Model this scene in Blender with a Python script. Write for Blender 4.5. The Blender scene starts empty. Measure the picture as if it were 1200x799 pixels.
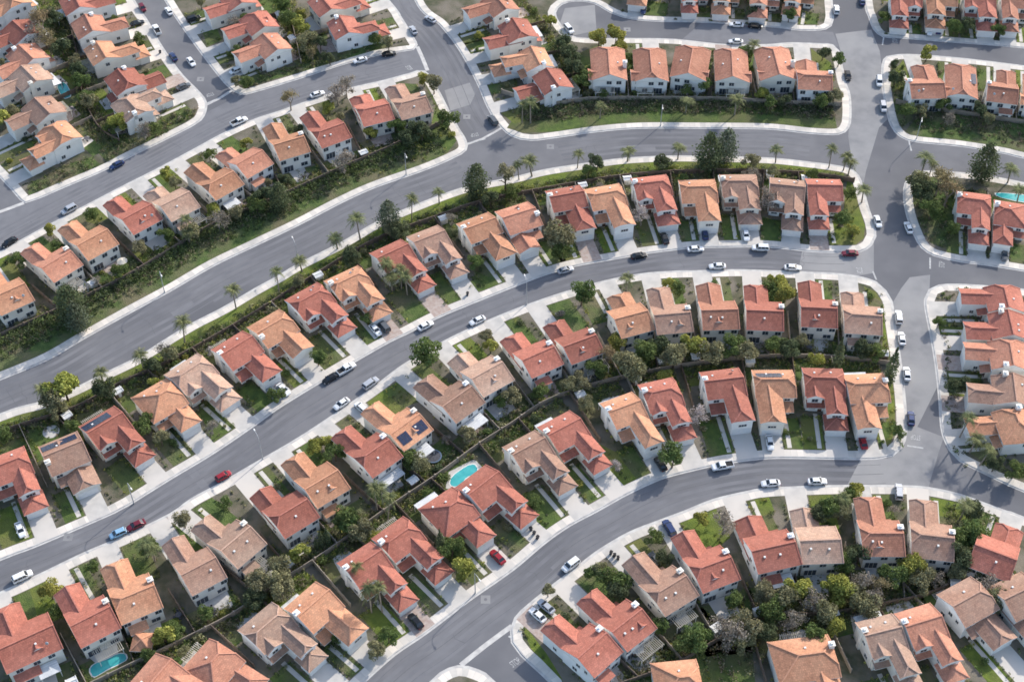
import bpy, math, random
from mathutils import Vector, Matrix
from mathutils.geometry import tessellate_polygon
R = random.Random(7)
S = bpy.context.scene
C = S.collection
rad = math.radians

# ------------------------------------------------------------------ camera and survey helper
TH, FPX, DIST = rad(48), 1750.0, 396.0
CAM = Vector((0, -DIST*math.cos(TH), DIST*math.sin(TH)))
FW = Vector((0, math.cos(TH), -math.sin(TH))); UP = Vector((0, math.sin(TH), math.cos(TH)))
def G(px, py, z=0.0):
    "survey point of the photograph -> place on the level z"
    d = FW + Vector((1, 0, 0))*((px-600)/FPX) - UP*((py-399.5)/FPX)
    t = (z-CAM.z)/d.z
    return Vector((CAM.x+d.x*t, CAM.y+d.y*t, z))
def P2(p, z=0.0):
    v = G(p[0], p[1], z); return Vector((v.x, v.y))
cam = bpy.data.cameras.new('camera'); co = bpy.data.objects.new('camera', cam); C.objects.link(co)
co.location = CAM; co.rotation_euler = (rad(90)-TH, 0, 0)
cam.sensor_width = 36; cam.lens = FPX/1200*36; cam.clip_start = 1; cam.clip_end = 20000
S.camera = co

# ------------------------------------------------------------------ light
SUN_DIR = Vector((0.64, 0.77, 0)).normalized(); EL = rad(29.5)
w = bpy.data.worlds.new('World'); S.world = w; w.use_nodes = True
nt = w.node_tree; bg = nt.nodes['Background']
sky = nt.nodes.new('ShaderNodeTexSky'); sky.sky_type = 'NISHITA'; sky.sun_disc = False
sky.sun_elevation = EL; sky.sun_rotation = math.atan2(SUN_DIR.x, SUN_DIR.y)
sky.air_density = 1.0; sky.dust_density = 1.6
nt.links.new(sky.outputs[0], bg.inputs[0]); bg.inputs[1].default_value = 0.29
sl = bpy.data.lights.new('sun', 'SUN'); sl.energy = 5.0; sl.angle = rad(0.6); sl.color = (1, 0.95, 0.88)
so = bpy.data.objects.new('sun', sl); C.objects.link(so)
sd = Vector((SUN_DIR.x*math.cos(EL), SUN_DIR.y*math.cos(EL), math.sin(EL)))
so.rotation_euler = sd.to_track_quat('Z', 'Y').to_euler(); so.location = sd*600
S.view_settings.view_transform = 'Standard'; S.view_settings.look = 'None'; S.view_settings.exposure = 0
S.cycles.max_bounces = 5; S.cycles.filter_width = 1.65

# ------------------------------------------------------------------ materials
def mat(name, col, rough=0.85, col2=None, scale=0.5, detail=6, col3=None, scale3=0.05, bump=0.0, bscale=4.0, rnd=0.0, isl=0.0,
        coord='Object', brick=None, metallic=0.0, spec=0.25, contrast=(0.35, 0.65), trans=0.0):
    m = bpy.data.materials.new(name); m.use_nodes = True
    n = m.node_tree.nodes; l = m.node_tree.links; b = n['Principled BSDF']
    b.inputs['Roughness'].default_value = rough; b.inputs['Metallic'].default_value = metallic
    b.inputs['Specular IOR Level'].default_value = spec
    def c4(c): return (c[0], c[1], c[2], 1)
    def mix(kind, fac, a, bb):
        x = n.new('ShaderNodeMix'); x.data_type = 'RGBA'; x.blend_type = kind
        for sock, v in ((x.inputs[0], fac), (x.inputs[6], a), (x.inputs[7], bb)):
            if isinstance(v, (int, float)): sock.default_value = v
            elif isinstance(v, tuple): sock.default_value = c4(v)
            else: l.new(v, sock)
        return x.outputs[2]
    tc = n.new('ShaderNodeTexCoord')
    if coord == 'World':
        g = n.new('ShaderNodeNewGeometry'); vec = g.outputs['Position']
    else: vec = tc.outputs[coord]
    def noise(sc, det, lo, hi):
        t = n.new('ShaderNodeTexNoise'); t.inputs['Scale'].default_value = sc; t.inputs['Detail'].default_value = det
        l.new(vec, t.inputs['Vector'])
        r = n.new('ShaderNodeMapRange'); r.inputs[1].default_value = lo; r.inputs[2].default_value = hi
        l.new(t.outputs[0], r.inputs[0]); return r.outputs[0], t.outputs[0]
    cur = tuple(col)
    if col2:
        f, _ = noise(scale, detail, *contrast); cur = mix('MIX', f, cur, tuple(col2))
    if col3:
        f, _ = noise(scale3, 4, 0.42, 0.62); cur = mix('MIX', f, cur, tuple(col3))
    if brick:
        bt = n.new('ShaderNodeTexBrick'); l.new(tc.outputs['UV'], bt.inputs['Vector'])
        bt.inputs['Scale'].default_value = 1; bt.inputs['Brick Width'].default_value = brick[0]; bt.inputs['Row Height'].default_value = brick[1]
        bt.inputs['Mortar Size'].default_value = 0.03; bt.inputs['Mortar Smooth'].default_value = 0.6
        bt.inputs['Color1'].default_value = (0.78, 0.78, 0.78, 1); bt.inputs['Color2'].default_value = (1.12, 1.08, 1.05, 1); bt.inputs['Mortar'].default_value = (0.62, 0.6, 0.6, 1)
        cur = mix('MULTIPLY', 0.85, cur, bt.outputs['Color'])
    if rnd or isl:
        h = n.new('ShaderNodeHueSaturation')
        if isl:
            g2 = n.new('ShaderNodeNewGeometry'); ro = g2.outputs['Random Per Island']; am = isl
        else:
            oi = n.new('ShaderNodeObjectInfo'); ro = oi.outputs['Random']; am = rnd
        r = n.new('ShaderNodeMapRange'); r.inputs[3].default_value = 1-am; r.inputs[4].default_value = 1+am; l.new(ro, r.inputs[0]); l.new(r.outputs[0], h.inputs['Value'])
        if isl and rnd:
            oi = n.new('ShaderNodeObjectInfo'); r2 = n.new('ShaderNodeMapRange'); r2.inputs[3].default_value = 0.5-rnd; r2.inputs[4].default_value = 0.5+rnd
            l.new(oi.outputs['Random'], r2.inputs[0]); l.new(r2.outputs[0], h.inputs['Hue'])
        if isinstance(cur, tuple): h.inputs['Color'].default_value = c4(cur)
        else: l.new(cur, h.inputs['Color'])
        cur = h.outputs[0]
    if isinstance(cur, tuple): b.inputs['Base Color'].default_value = c4(cur)
    else: l.new(cur, b.inputs['Base Color'])
    if bump:
        t = n.new('ShaderNodeTexNoise'); t.inputs['Scale'].default_value = bscale; t.inputs['Detail'].default_value = 5; l.new(vec, t.inputs['Vector'])
        bp = n.new('ShaderNodeBump'); bp.inputs['Strength'].default_value = bump; bp.inputs['Distance'].default_value = 0.3
        l.new(t.outputs[0], bp.inputs['Height']); l.new(bp.outputs[0], b.inputs['Normal'])
    if trans:
        tr = n.new('ShaderNodeBsdfTranslucent'); ms = n.new('ShaderNodeMixShader'); ms.inputs[0].default_value = trans
        if isinstance(cur, tuple): tr.inputs[0].default_value = c4(cur)
        else: l.new(cur, tr.inputs[0])
        l.new(b.outputs[0], ms.inputs[1]); l.new(tr.outputs[0], ms.inputs[2]); l.new(ms.outputs[0], n['Material Output'].inputs[0])
    return m
M = {}
M['earth'] = mat('earth', (0.125, 0.11, 0.075), 1, (0.065, 0.075, 0.04), 0.45, 9, (0.19, 0.165, 0.13), 0.12, coord='World', bump=0.5)
M['far'] = mat('far', (0.16, 0.15, 0.10), 1, (0.1, 0.11, 0.06), 0.02, 8, coord='World')
M['asphalt'] = mat('asphalt', (0.148, 0.147, 0.154), 0.9, (0.178, 0.176, 0.182), 0.16, 10, (0.12, 0.12, 0.128), 0.03, coord='World', bump=0.08, bscale=6)
M['asphalt_old'] = mat('asphalt_old', (0.255, 0.25, 0.248), 0.9, (0.205, 0.203, 0.205), 0.3, 10, (0.285, 0.278, 0.27), 0.06, coord='World', bump=0.08, bscale=6)
M['asphalt_mid'] = mat('asphalt_mid', (0.185, 0.184, 0.192), 0.9, (0.16, 0.16, 0.168), 0.3, 10, coord='World', bump=0.08, bscale=6)
M['concrete'] = mat('concrete', (0.66, 0.615, 0.545), 0.9, (0.53, 0.50, 0.45), 0.5, 9, (0.68, 0.63, 0.56), 0.07, coord='World', brick=(1.6, 40))
M['kerb'] = mat('kerb', (0.56, 0.54, 0.50), 0.9, (0.42, 0.40, 0.38), 0.6, 8, coord='World')
M['drive'] = mat('drive', (0.54, 0.51, 0.465), 0.9, (0.42, 0.40, 0.37), 0.35, 9, (0.58, 0.53, 0.47), 0.05, coord='World')
M['pavers'] = mat('pavers', (0.36, 0.27, 0.23), 0.9, (0.44, 0.37, 0.32), 1.2, 8, coord='World')
M['lawn'] = mat('lawn', (0.11, 0.155, 0.038), 1, (0.07, 0.105, 0.03), 0.6, 9, (0.125, 0.125, 0.055), 0.09, coord='World', bump=0.9, bscale=5)
M['bright_lawn'] = mat('bright_lawn', (0.16, 0.20, 0.035), 1, (0.10, 0.14, 0.028), 0.5, 9, (0.15, 0.155, 0.05), 0.1, coord='World', bump=0.9, bscale=5)
M['bank'] = mat('bank', (0.105, 0.145, 0.042), 1, (0.06, 0.095, 0.028), 0.5, 9, (0.15, 0.135, 0.075), 0.1, coord='World', bump=0.9, bscale=3)
M['paint'] = mat('road_paint', (0.5, 0.49, 0.47), 0.8, (0.32, 0.32, 0.31), 1.2, coord='World')
RC = dict(O=(0.53, 0.257, 0.15), R=(0.40, 0.143, 0.1), B=(0.385, 0.225, 0.16), S=(0.46, 0.29, 0.21), P=(0.475, 0.213, 0.138))
for k, c in RC.items():
    M['roof'+k] = mat('roof_'+k, c, 0.85, tuple(x*0.78 for x in c), 2.2, 10, (c[0]*1.06, c[1]*1.15, c[2]*1.18), 0.15, rnd=0.2, brick=(0.5, 0.5), bump=0.25, bscale=5)
    M['ridge'+k] = mat('ridge_'+k, tuple(min(0.8, x*1.15+0.03) for x in c), 0.85, tuple(x*0.95 for x in c), 2.0)
for i, c in enumerate([(0.85, 0.82, 0.77), (0.82, 0.77, 0.69), (0.77, 0.71, 0.62), (0.82, 0.81, 0.79)]):
    M['wall%d' % i] = mat('stucco_%d' % i, c, 0.92, tuple(x*0.9 for x in c), 0.4, 8)
M['trim'] = mat('trim', (0.72, 0.70, 0.66), 0.7, (0.66, 0.64, 0.6), 1.5)
M['gdoor'] = mat('garage_door_paint', (0.74, 0.73, 0.71), 0.6, (0.68, 0.67, 0.65), 1.2)
M['door'] = mat('door_wood', (0.16, 0.09, 0.06), 0.6, (0.11, 0.06, 0.04), 3)
M['glass'] = mat('window_glass', (0.035, 0.045, 0.06), 0.12, (0.07, 0.08, 0.09), 0.6, spec=0.6)
M['solar'] = mat('solar_glass', (0.018, 0.026, 0.06), 0.25, (0.03, 0.04, 0.085), 1.5, spec=0.6, brick=(0.8, 0.8))
M['metal'] = mat('galvanised', (0.45, 0.46, 0.47), 0.5, (0.38, 0.39, 0.4), 1, metallic=0.4)
M['alu'] = mat('patio_cover_white', (0.70, 0.71, 0.70), 0.6, (0.6, 0.61, 0.61), 0.7, brick=(4, 0.3))
M['blockwall'] = mat('block_wall', (0.36, 0.30, 0.24), 0.95, (0.27, 0.225, 0.18), 0.6, 8, rnd=0.15)
M['wood'] = mat('fence_wood', (0.20, 0.15, 0.115), 0.95, (0.13, 0.10, 0.08), 1.2, 8, rnd=0.2)
M['water'] = mat('pool_water', (0.045, 0.33, 0.335), 0.08, (0.08, 0.43, 0.42), 0.5, bump=0.06, bscale=2, spec=0.5)
M['bark'] = mat('bark', (0.14, 0.105, 0.075), 0.95, (0.09, 0.07, 0.05), 2)
M['palebark'] = mat('pale_bark', (0.30, 0.255, 0.20), 0.95, (0.22, 0.185, 0.15), 2)
def leafmat(k, c, v=0.45, hue=0.012): M[k] = mat('leaf_'+k, c, 0.9, tuple(x*0.55 for x in c), 0.35, 4, isl=v, rnd=hue, trans=0.32, coord='Object')
leafmat('green', (0.18, 0.235, 0.075)); leafmat('dark', (0.14, 0.17, 0.085)); leafmat('olive', (0.32, 0.305, 0.165))
leafmat('lime', (0.40, 0.40, 0.10)); leafmat('grey', (0.36, 0.315, 0.26), 0.4); leafmat('blossom', (0.52, 0.46, 0.43), 0.3)
leafmat('blue', (0.18, 0.215, 0.14)); leafmat('tan', (0.36, 0.29, 0.16), 0.4); leafmat('cover', (0.17, 0.21, 0.075), 0.6); leafmat('palm', (0.23, 0.25, 0.11))
leafmat('drycover', (0.28, 0.225, 0.155), 0.5)
M['tyre'] = mat('tyre', (0.02, 0.02, 0.022), 0.8, (0.03, 0.03, 0.03), 5)
M['rim'] = mat('rim', (0.5, 0.5, 0.52), 0.35, (0.4, 0.4, 0.42), 5, metallic=0.7)
M['carglass'] = mat('car_glass', (0.02, 0.025, 0.03), 0.08, (0.03, 0.035, 0.04), 1, spec=0.7)
M['lamp'] = mat('lamp_lens', (0.7, 0.7, 0.68), 0.2, (0.6, 0.6, 0.6), 5)
M['tail'] = mat('tail_lens', (0.35, 0.02, 0.02), 0.25, (0.28, 0.02, 0.02), 5)
PAINT = dict(white=(0.76, 0.76, 0.75), silver=(0.45, 0.46, 0.48), black=(0.015, 0.016, 0.018), navy=(0.03, 0.05, 0.13), red=(0.32, 0.02, 0.03),
             maroon=(0.17, 0.02, 0.035), grey=(0.12, 0.125, 0.13), blue=(0.30, 0.50, 0.66), slate=(0.13, 0.17, 0.22))
for k, c in PAINT.items(): M['car_'+k] = mat('car_paint_'+k, c, 0.3, tuple(x*0.93 for x in c), 0.8, spec=0.5, metallic=0.0 if k == 'white' else 0.25)
M['furn'] = mat('garden_fabric', (0.10, 0.10, 0.11), 0.9, (0.06, 0.06, 0.07), 2)
M['cream'] = mat('canvas_cream', (0.6, 0.55, 0.46), 0.9, (0.5, 0.46, 0.38), 1)

# ------------------------------------------------------------------ mesh builder
class MB:
    def __init__(s): s.v = []; s.f = []; s.m = []; s.uv = []
    def face(s, pts, m=0, uv=None):
        b = len(s.v); s.v += [tuple(p) for p in pts]; s.f.append(tuple(range(b, b+len(pts)))); s.m.append(m)
        if uv is None:
            p = [Vector(q) for q in pts]; nrm = (p[1]-p[0]).cross(p[2]-p[0])
            ax = (p[1]-p[0]).normalized() if (p[1]-p[0]).length > 1e-6 else Vector((1, 0, 0)); ay = nrm.cross(ax)
            ay = ay.normalized() if ay.length > 1e-9 else Vector((0, 1, 0))
            uv = [((q-p[0]).dot(ax), (q-p[0]).dot(ay)) for q in p]
        s.uv += uv
    def box(s, x0, x1, y0, y1, z0, z1, m=0, top=True, bottom=True):
        a = [(x0, y0, z0), (x1, y0, z0), (x1, y1, z0), (x0, y1, z0), (x0, y0, z1), (x1, y0, z1), (x1, y1, z1), (x0, y1, z1)]
        b = len(s.v); s.v += a
        q = [(0, 1, 5, 4), (1, 2, 6, 5), (2, 3, 7, 6), (3, 0, 4, 7)] + ([(4, 5, 6, 7)] if top else []) + ([(3, 2, 1, 0)] if bottom else [])
        for f in q:
            s.f.append(tuple(b+i for i in f)); s.m.append(m)
            p = [Vector(a[i]) for i in f]; L = (p[1]-p[0]).length; H = (p[3]-p[0]).length; s.uv += [(0, 0), (L, 0), (L, H), (0, H)]
    def beam(s, p, q, wd, ht, m=0):
        p = Vector(p); q = Vector(q); d = (q-p).normalized(); side = d.cross(Vector((0, 0, 1)))
        side = side.normalized()*wd/2 if side.length > 1e-4 else Vector((wd/2, 0, 0)); u = side.cross(d).normalized()*ht/2
        if side.cross(d).length < 1e-6: u = Vector((0, ht/2, 0))
        A = [p-side-u, p+side-u, p+side+u, p-side+u]; B = [q-side-u, q+side-u, q+side+u, q-side+u]
        for i in range(4):
            j = (i+1) % 4; s.face([A[i], A[j], B[j], B[i]], m)
        s.face(A[::-1], m); s.face(B, m)
    def tube(s, p, q, r0, r1, n=8, m=0, caps=True):
        p = Vector(p); q = Vector(q); d = (q-p).normalized()
        a = d.orthogonal().normalized(); b2 = d.cross(a); b = len(s.v)
        for c, r in ((p, r0), (q, r1)):
            for i in range(n):
                t = 2*math.pi*i/n; s.v.append(tuple(c+a*(r*math.cos(t))+b2*(r*math.sin(t))))
        for i in range(n):
            j = (i+1) % n; s.f.append((b+i, b+j, b+n+j, b+n+i)); s.m.append(m); s.uv += [(0, 0)]*4
        if caps:
            s.f.append(tuple(b+n+i for i in range(n))); s.m.append(m); s.uv += [(0, 0)]*n
            s.f.append(tuple(b+n-1-i for i in range(n))); s.m.append(m); s.uv += [(0, 0)]*n
    def mesh(s, name, mats):
        me = bpy.data.meshes.new(name); me.from_pydata(s.v, [], s.f)
        for x in mats: me.materials.append(x)
        me.polygons.foreach_set('material_index', s.m)
        u = me.uv_layers.new(name='uv'); flat = [c for t in s.uv for c in t]; u.data.foreach_set('uv', flat)
        me.update(); return me
    def build(s, name, mats, parent=None, loc=None):
        return link(name, s.mesh(name, mats if isinstance(mats, list) else [mats]), parent, loc)
def link(name, me, parent=None, loc=None, rz=None):
    o = bpy.data.objects.new(name, me); C.objects.link(o)
    if parent is not None: o.parent = parent
    if loc is not None: o.location = loc
    if rz is not None: o.rotation_euler = (0, 0, rz)
    return o
def tag(o, label=None, cat=None, group=None, kind=None):
    if label: o['label'] = label
    if cat: o['category'] = cat
    if group: o['group'] = group
    if kind: o['kind'] = kind
    return o
def thing(name, loc, rz, label, cat, group=None):
    o = bpy.data.objects.new(name, None); C.objects.link(o); o.location = loc; o.rotation_euler = (0, 0, rz); o.empty_display_size = 0.2
    return tag(o, label, cat, group)

# ------------------------------------------------------------------ polylines
def smooth(pts, step=2.0, closed=False):
    "Catmull-Rom through world points, resampled"
    n = len(pts); out = []
    for i in range(n if closed else n-1):
        if closed: p0, p1, p2, p3 = pts[(i-1) % n], pts[i], pts[(i+1) % n], pts[(i+2) % n]
        else: p0, p1, p2, p3 = pts[max(i-1, 0)], pts[i], pts[i+1], pts[min(i+2, n-1)]
        k = max(1, int((p2-p1).length/step))
        for j in range(k):
            t = j/k; t2 = t*t; t3 = t2*t
            out.append(0.5*((2*p1)+(p2-p0)*t+(2*p0-5*p1+4*p2-p3)*t2+(3*p1-p0-3*p2+p3)*t3))
    if not closed: out.append(pts[-1].copy())
    return out
def line(px, step=2.0): return smooth([P2(p) for p in px], step)
def normals(pl, closed=False):
    n = len(pl); r = []
    for i in range(n):
        a = pl[i-1] if (i > 0 or closed) else pl[i]; b = pl[(i+1) % n] if (i < n-1 or closed) else pl[i]
        d = (b-a); d = d.normalized() if d.length > 1e-6 else Vector((1, 0)); r.append(Vector((-d.y, d.x)))
    return r
def offset(pl, dist): return [p+nn*dist for p, nn in zip(pl, normals(pl))]
def nearest(pl, p):
    best = None
    for i in range(len(pl)-1):
        a, b = pl[i], pl[i+1]; d = b-a; t = max(0, min(1, (p-a).dot(d)/max(d.length_squared, 1e-9))); q = a+d*t
        dd = (q-p).length
        if best is None or dd < best[0]: best = (dd, q, d.normalized())
    return best
def rayhit(pl, p, d, maxd=60):
    best = None
    for i in range(len(pl)-1):
        a, b = pl[i], pl[i+1]; e = b-a; den = d.x*e.y-d.y*e.x
        if abs(den) < 1e-9: continue
        t = ((a.x-p.x)*e.y-(a.y-p.y)*e.x)/den; u = ((a.x-p.x)*d.y-(a.y-p.y)*d.x)/den
        if 0 < t < maxd and -0.01 <= u <= 1.01 and (best is None or t < best): best = t
    return best
def inside(poly, p):
    c = False; n = len(poly)
    for i in range(n):
        a, b = poly[i], poly[i-1]
        if (a.y > p.y) != (b.y > p.y) and p.x < (b.x-a.x)*(p.y-a.y)/(b.y-a.y)+a.x: c = not c
    return c
def sheet(name, poly, z, m, kind='structure', parent=None):
    mb = MB(); mb.v = [(p.x, p.y, z) for p in poly]
    for t in tessellate_polygon([[Vector((p.x, p.y, 0)) for p in poly]]):
        a, b, c = [poly[i] for i in t]
        if (b-a).x*(c-a).y-(b-a).y*(c-a).x < 0: t = (t[0], t[2], t[1])
        mb.f.append(tuple(t)); mb.m.append(0); mb.uv += [(0, 0)]*3
    o = mb.build(name, m, parent)
    return tag(o, kind=kind) if kind else o

# ------------------------------------------------------------------ setting: ground, roads, blocks
mb = MB(); mb.face([(-4000, -3000, -0.3), (4000, -3000, -0.3), (4000, 6000, -0.3), (-4000, 6000, -0.3)]); tag(mb.build('ground', M['far']), kind='structure')
sheet('road', [P2((-330, -240)), P2((1500, -240)), P2((1420, 980)), P2((-250, 980))][::-1], 0.0, M['asphalt'])
K = {}   # kerb polylines in photo survey points
K['S5L'] = [(110, -90), (156, 0), (172, 25), (187, 52), (210, 85), (233, 109)]
K['S3U1'] = [(227, 146), (190, 165), (155, 182), (120, 200), (75, 219), (45, 232)]
K['S5R'] = [(140, -90), (194, 0), (212, 28), (235, 60), (255, 86), (268, 101)]
K['S3U2'] = [(300, 107), (350, 92), (400, 76), (440, 65), (470, 60)]
K['S4L'] = [(372, -90), (454, 0), (470, 22), (481, 40)]
K['S3D'] = [(-130, 350), (-60, 322), (0, 296), (25, 282), (62, 262), (100, 242), (150, 216), (184, 199), (225, 177), (262, 157), (300, 140), (325, 132), (362, 119), (407, 105), (450, 95), (480, 87)]
K['S4L2'] = [(512, 105), (525, 130), (536, 150)]
K['S2U'] = [(530, 185), (497, 199), (440, 219), (400, 237), (350, 263), (300, 287), (250, 311), (200, 340), (150, 367), (100, 395), (57, 420), (15, 438), (0, 444), (-130, 500)]
K['S4R'] = [(462, -90), (487, 0), (517, 30), (540, 60), (560, 97), (572, 125), (584, 144)]
K['S2U2'] = [(650, 161), (700, 154), (750, 150), (825, 150), (900, 151), (950, 156)]
K['S1L1'] = [(996, 137), (995, 112), (990, 97), (986, 77)]
K['S6D'] = [(960, 52), (925, 51), (900, 53), (850, 53), (790, 47), (735, 46), (687, 46)]
K['S6U'] = [(740, 22), (775, 25), (825, 26), (900, 31), (937, 35)]
K['S6R'] = [(1050, 44), (1075, 46), (1125, 50), (1200, 56), (1330, 70)]
K['S6RD'] = [(1330, 95), (1200, 78), (1125, 69), (1075, 65), (1052, 65)]
K['S7U'] = [(987, 295), (950, 294), (900, 289), (850, 289), (812, 290), (760, 296), (725, 302), (675, 311), (637, 322), (600, 336), (550, 356), (512, 372), (475, 391), (456, 400), (412, 425), (362, 455), (325, 478), (300, 496), (250, 530), (200, 560), (150, 591), (133, 600), (87, 620), (37, 641), (0, 655), (-140, 715)]
K['S7D'] = [(-140, 755), (0, 695), (50, 672), (100, 648), (150, 627), (201, 602), (225, 585), (262, 565), (300, 543), (350, 514), (400, 481), (440, 453), (475, 427), (522, 400), (562, 381), (600, 365), (650, 347), (705, 331), (750, 322), (787, 319), (825, 318), (865, 317), (900, 318), (950, 320), (985, 322)]
K['S8U'] = [(1030, 536), (1000, 537), (950, 536), (900, 536), (850, 542), (812, 550), (775, 560), (737, 577), (699, 598), (667, 615), (637, 636), (600, 667), (550, 702), (500, 740), (462, 766), (427, 797), (370, 850), (330, 900)]
K['S8D'] = [(612, 716), (625, 705), (650, 685), (682, 661), (700, 647), (737, 625), (775, 610), (802, 600), (837, 586), (875, 577), (900, 573), (975, 570), (1050, 570), (1087, 572), (1125, 580), (1150, 589), (1180, 600), (1200, 607), (1330, 665)]
K['S7R'] = [(1110, 303), (1125, 306), (1162, 311), (1200, 317), (1330, 340)]
K['S1R'] = [(1086, 365), (1092, 395), (1097, 425), (1101, 460), (1104, 500), (1108, 515)]
K['S0'] = [(-140, 60), (-70, 130), (-20, 185), (0, 206), (15, 222)]
BL = {
 'a': K['S5L']+[(241, 121), (238, 136)]+K['S3U1']+[(30, 237)]+K['S0'][::-1]+[(-160, -90)],
 'b': K['S5R']+[(282, 110)]+K['S3U2']+[(484, 58), (488, 53)]+K['S4L'][::-1],
 'c': K['S3D']+[(497, 84)]+K['S4L2']+[(545, 165), (545, 176)]+K['S2U'],
 'd': K['S4R']+[(600, 159), (622, 164)]+K['S2U2']+[(982, 157), (993, 150)]+K['S1L1']+[(982, 60), (975, 53)]+K['S6D']+[(668, 42), (655, 28), (650, 15), (658, 5), (675, 1), (697, 4), (717, 15)]+K['S6U']+[(967, 34), (975, 24), (974, 0), (966, -90)],
 'e': [(1006, -90), (1014, 0), (1019, 20), (1025, 35), (1035, 43)]+K['S6R']+[(1330, -90)],
 'f': K['S6RD']+[(1040, 67), (1035, 76), (1035, 100), (1039, 125), (1045, 147), (1056, 160), (1075, 166), (1125, 171), (1175, 179), (1200, 185), (1330, 215)],
 'g': [(-130, 545), (0, 486), (50, 471), (87, 456), (125, 437), (162, 419), (192, 400), (225, 380), (262, 361), (299, 339), (325, 325), (350, 310), (400, 285), (440, 262), (475, 246), (542, 221), (600, 209), (637, 200), (675, 194), (725, 187), (775, 184), (825, 184), (900, 186), (950, 191), (990, 197), (1005, 206), (1012, 227), (1017, 245), (1023, 262), (1025, 277), (1020, 287), (1008, 294)]+K['S7U'],
 'h': K['S7D']+[(1007, 325), (1026, 331), (1037, 341), (1044, 353), (1047, 375), (1051, 402), (1055, 428), (1060, 475), (1061, 505), (1056, 523), (1045, 533)]+K['S8U']+[(-140, 900)],
 'i': [(700, 900), (647, 800), (637, 790), (612, 767), (601, 752), (600, 737), (605, 724)]+K['S8D']+[(1330, 900)],
 'j': [(450, 870), (505, 800), (517, 789), (537, 781), (560, 786), (580, 801), (640, 870)],
 'k': [(1330, 245), (1200, 215), (1150, 206), (1110, 202), (1077, 202), (1064, 211), (1060, 227), (1063, 250), (1072, 275), (1081, 290), (1095, 299)]+K['S7R'],
 'l': [(1330, 360), (1200, 340), (1170, 337), (1125, 334), (1101, 335), (1090, 340), (1085, 351)]+K['S1R']+[(1113, 526), (1125, 539), (1150, 552), (1175, 564), (1200, 575), (1330, 625)],
 'm': [(-140, 300), (-20, 252), (-12, 238), (-40, 205), (-170, 80)],
}
SW = 2.3
POLY = {}
for k, px in BL.items():
    pl = smooth([P2(p) for p in px], 2.0, closed=True)
    a = sum(pl[i-1].x*pl[i].y-pl[i].x*pl[i-1].y for i in range(len(pl)))
    if a < 0: pl.reverse()
    nn = normals(pl, True)
    POLY[k] = pl
    mbk = MB(); mbk.v = [(p.x, p.y, 0.12) for p in pl]+[(p.x, p.y, -0.05) for p in pl]; n = len(pl)
    kb = [p+q*0.28 for p, q in zip(pl, nn)]; mbk.v += [(p.x, p.y, 0.12) for p in kb]
    for i in range(n):
        j = (i+1) % n; mbk.f.append((n+i, n+j, j, i)); mbk.m.append(0); mbk.uv += [(0, 0)]*4
        mbk.f.append((i, j, 2*n+j, 2*n+i)); mbk.m.append(0); mbk.uv += [(0, 0)]*4
    tag(mbk.build('kerb', M['kerb']), kind='structure')
    mp = MB(); inn = [p+q*SW for p, q in zip(pl, nn)]; u = 0
    for i in range(n):
        j = (i+1) % n; L = (pl[j]-pl[i]).length
        mp.face([(kb[i].x, kb[i].y, 0.118), (kb[j].x, kb[j].y, 0.118), (inn[j].x, inn[j].y, 0.118), (inn[i].x, inn[i].y, 0.118)], 0, [(u, 0.2), (u+L, 0.2), (u+L, 2.2), (u, 2.2)]); u += L
    tag(mp.build('pavement', M['concrete']), kind='structure')
    gt = MB(); og = [p-q*0.5 for p, q in zip(pl, nn)]
    for i in range(n):
        j = (i+1) % n; gt.face([(og[i].x, og[i].y, 0.008), (og[j].x, og[j].y, 0.008), (pl[j].x, pl[j].y, 0.008), (pl[i].x, pl[i].y, 0.008)])
    tag(gt.build('gutter', M['kerb']), kind='structure')
    sheet('earth', [p+q*SW for p, q in zip(pl, nn)], 0.122, M['earth'])
# old asphalt patches, gutters and painted marks
for px in ([(979, 40), (1021, 35), (1031, 60), (1036, 100), (1040, 140), (1030, 150), (1015, 200), (1012, 215), (1000, 200), (994, 160), (997, 120), (985, 60)],
           [(1056, 338), (1066, 325), (1090, 322), (1089, 345), (1087, 370), (1096, 420), (1099, 452), (1075, 500), (1106, 512), (1100, 530), (1088, 571), (1000, 570), (993, 568), (1009, 537), (1040, 537), (1060, 522), (1062, 500), (1058, 450), (1048, 390), (1046, 355)],
           [(521, 106), (551, 97), (557, 110), (551, 123), (528, 130)],
           [(985, 295), (1012, 293), (1024, 284), (1024, 320), (1000, 324), (935, 320), (940, 294)],
           [(662, 10), (697, 6), (699, 36), (672, 42), (656, 28)]):
    sheet('road', [P2(p) for p in px], 0.005, M['asphalt_old'])
for px in ([(488, 56), (500, 82), (440, 96), (300, 140), (184, 198), (62, 261), (-60, 320), (-70, 280), (46, 233), (120, 201), (240, 133), (283, 111), (350, 93), (440, 66)],
           [(983, 55), (860, 52), (800, 46), (822, 27), (900, 33), (976, 38)]):
    sheet('road', [P2(p) for p in px], 0.0045, M['asphalt_mid'])
def strip(px, wd, z, m, name='road_marking'):
    pl = line(px, 3); a = offset(pl, wd/2); b = offset(pl, -wd/2); sheet(name, a+b[::-1], z, m)
strip([(242, 123), (258, 115), (272, 106)], 1.0, 0.012, M['kerb'], 'gutter')
strip([(489, 55), (495, 68), (501, 83)], 1.2, 0.012, M['kerb'], 'gutter')
strip([(545, 170), (565, 163), (588, 150)], 0.8, 0.012, M['kerb'], 'gutter')
strip([(-10, 252), (28, 238)], 1.2, 0.012, M['kerb'], 'gutter')
strip([(600, 733), (570, 755), (540, 779)], 1.2, 0.012, M['kerb'], 'gutter')
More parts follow.
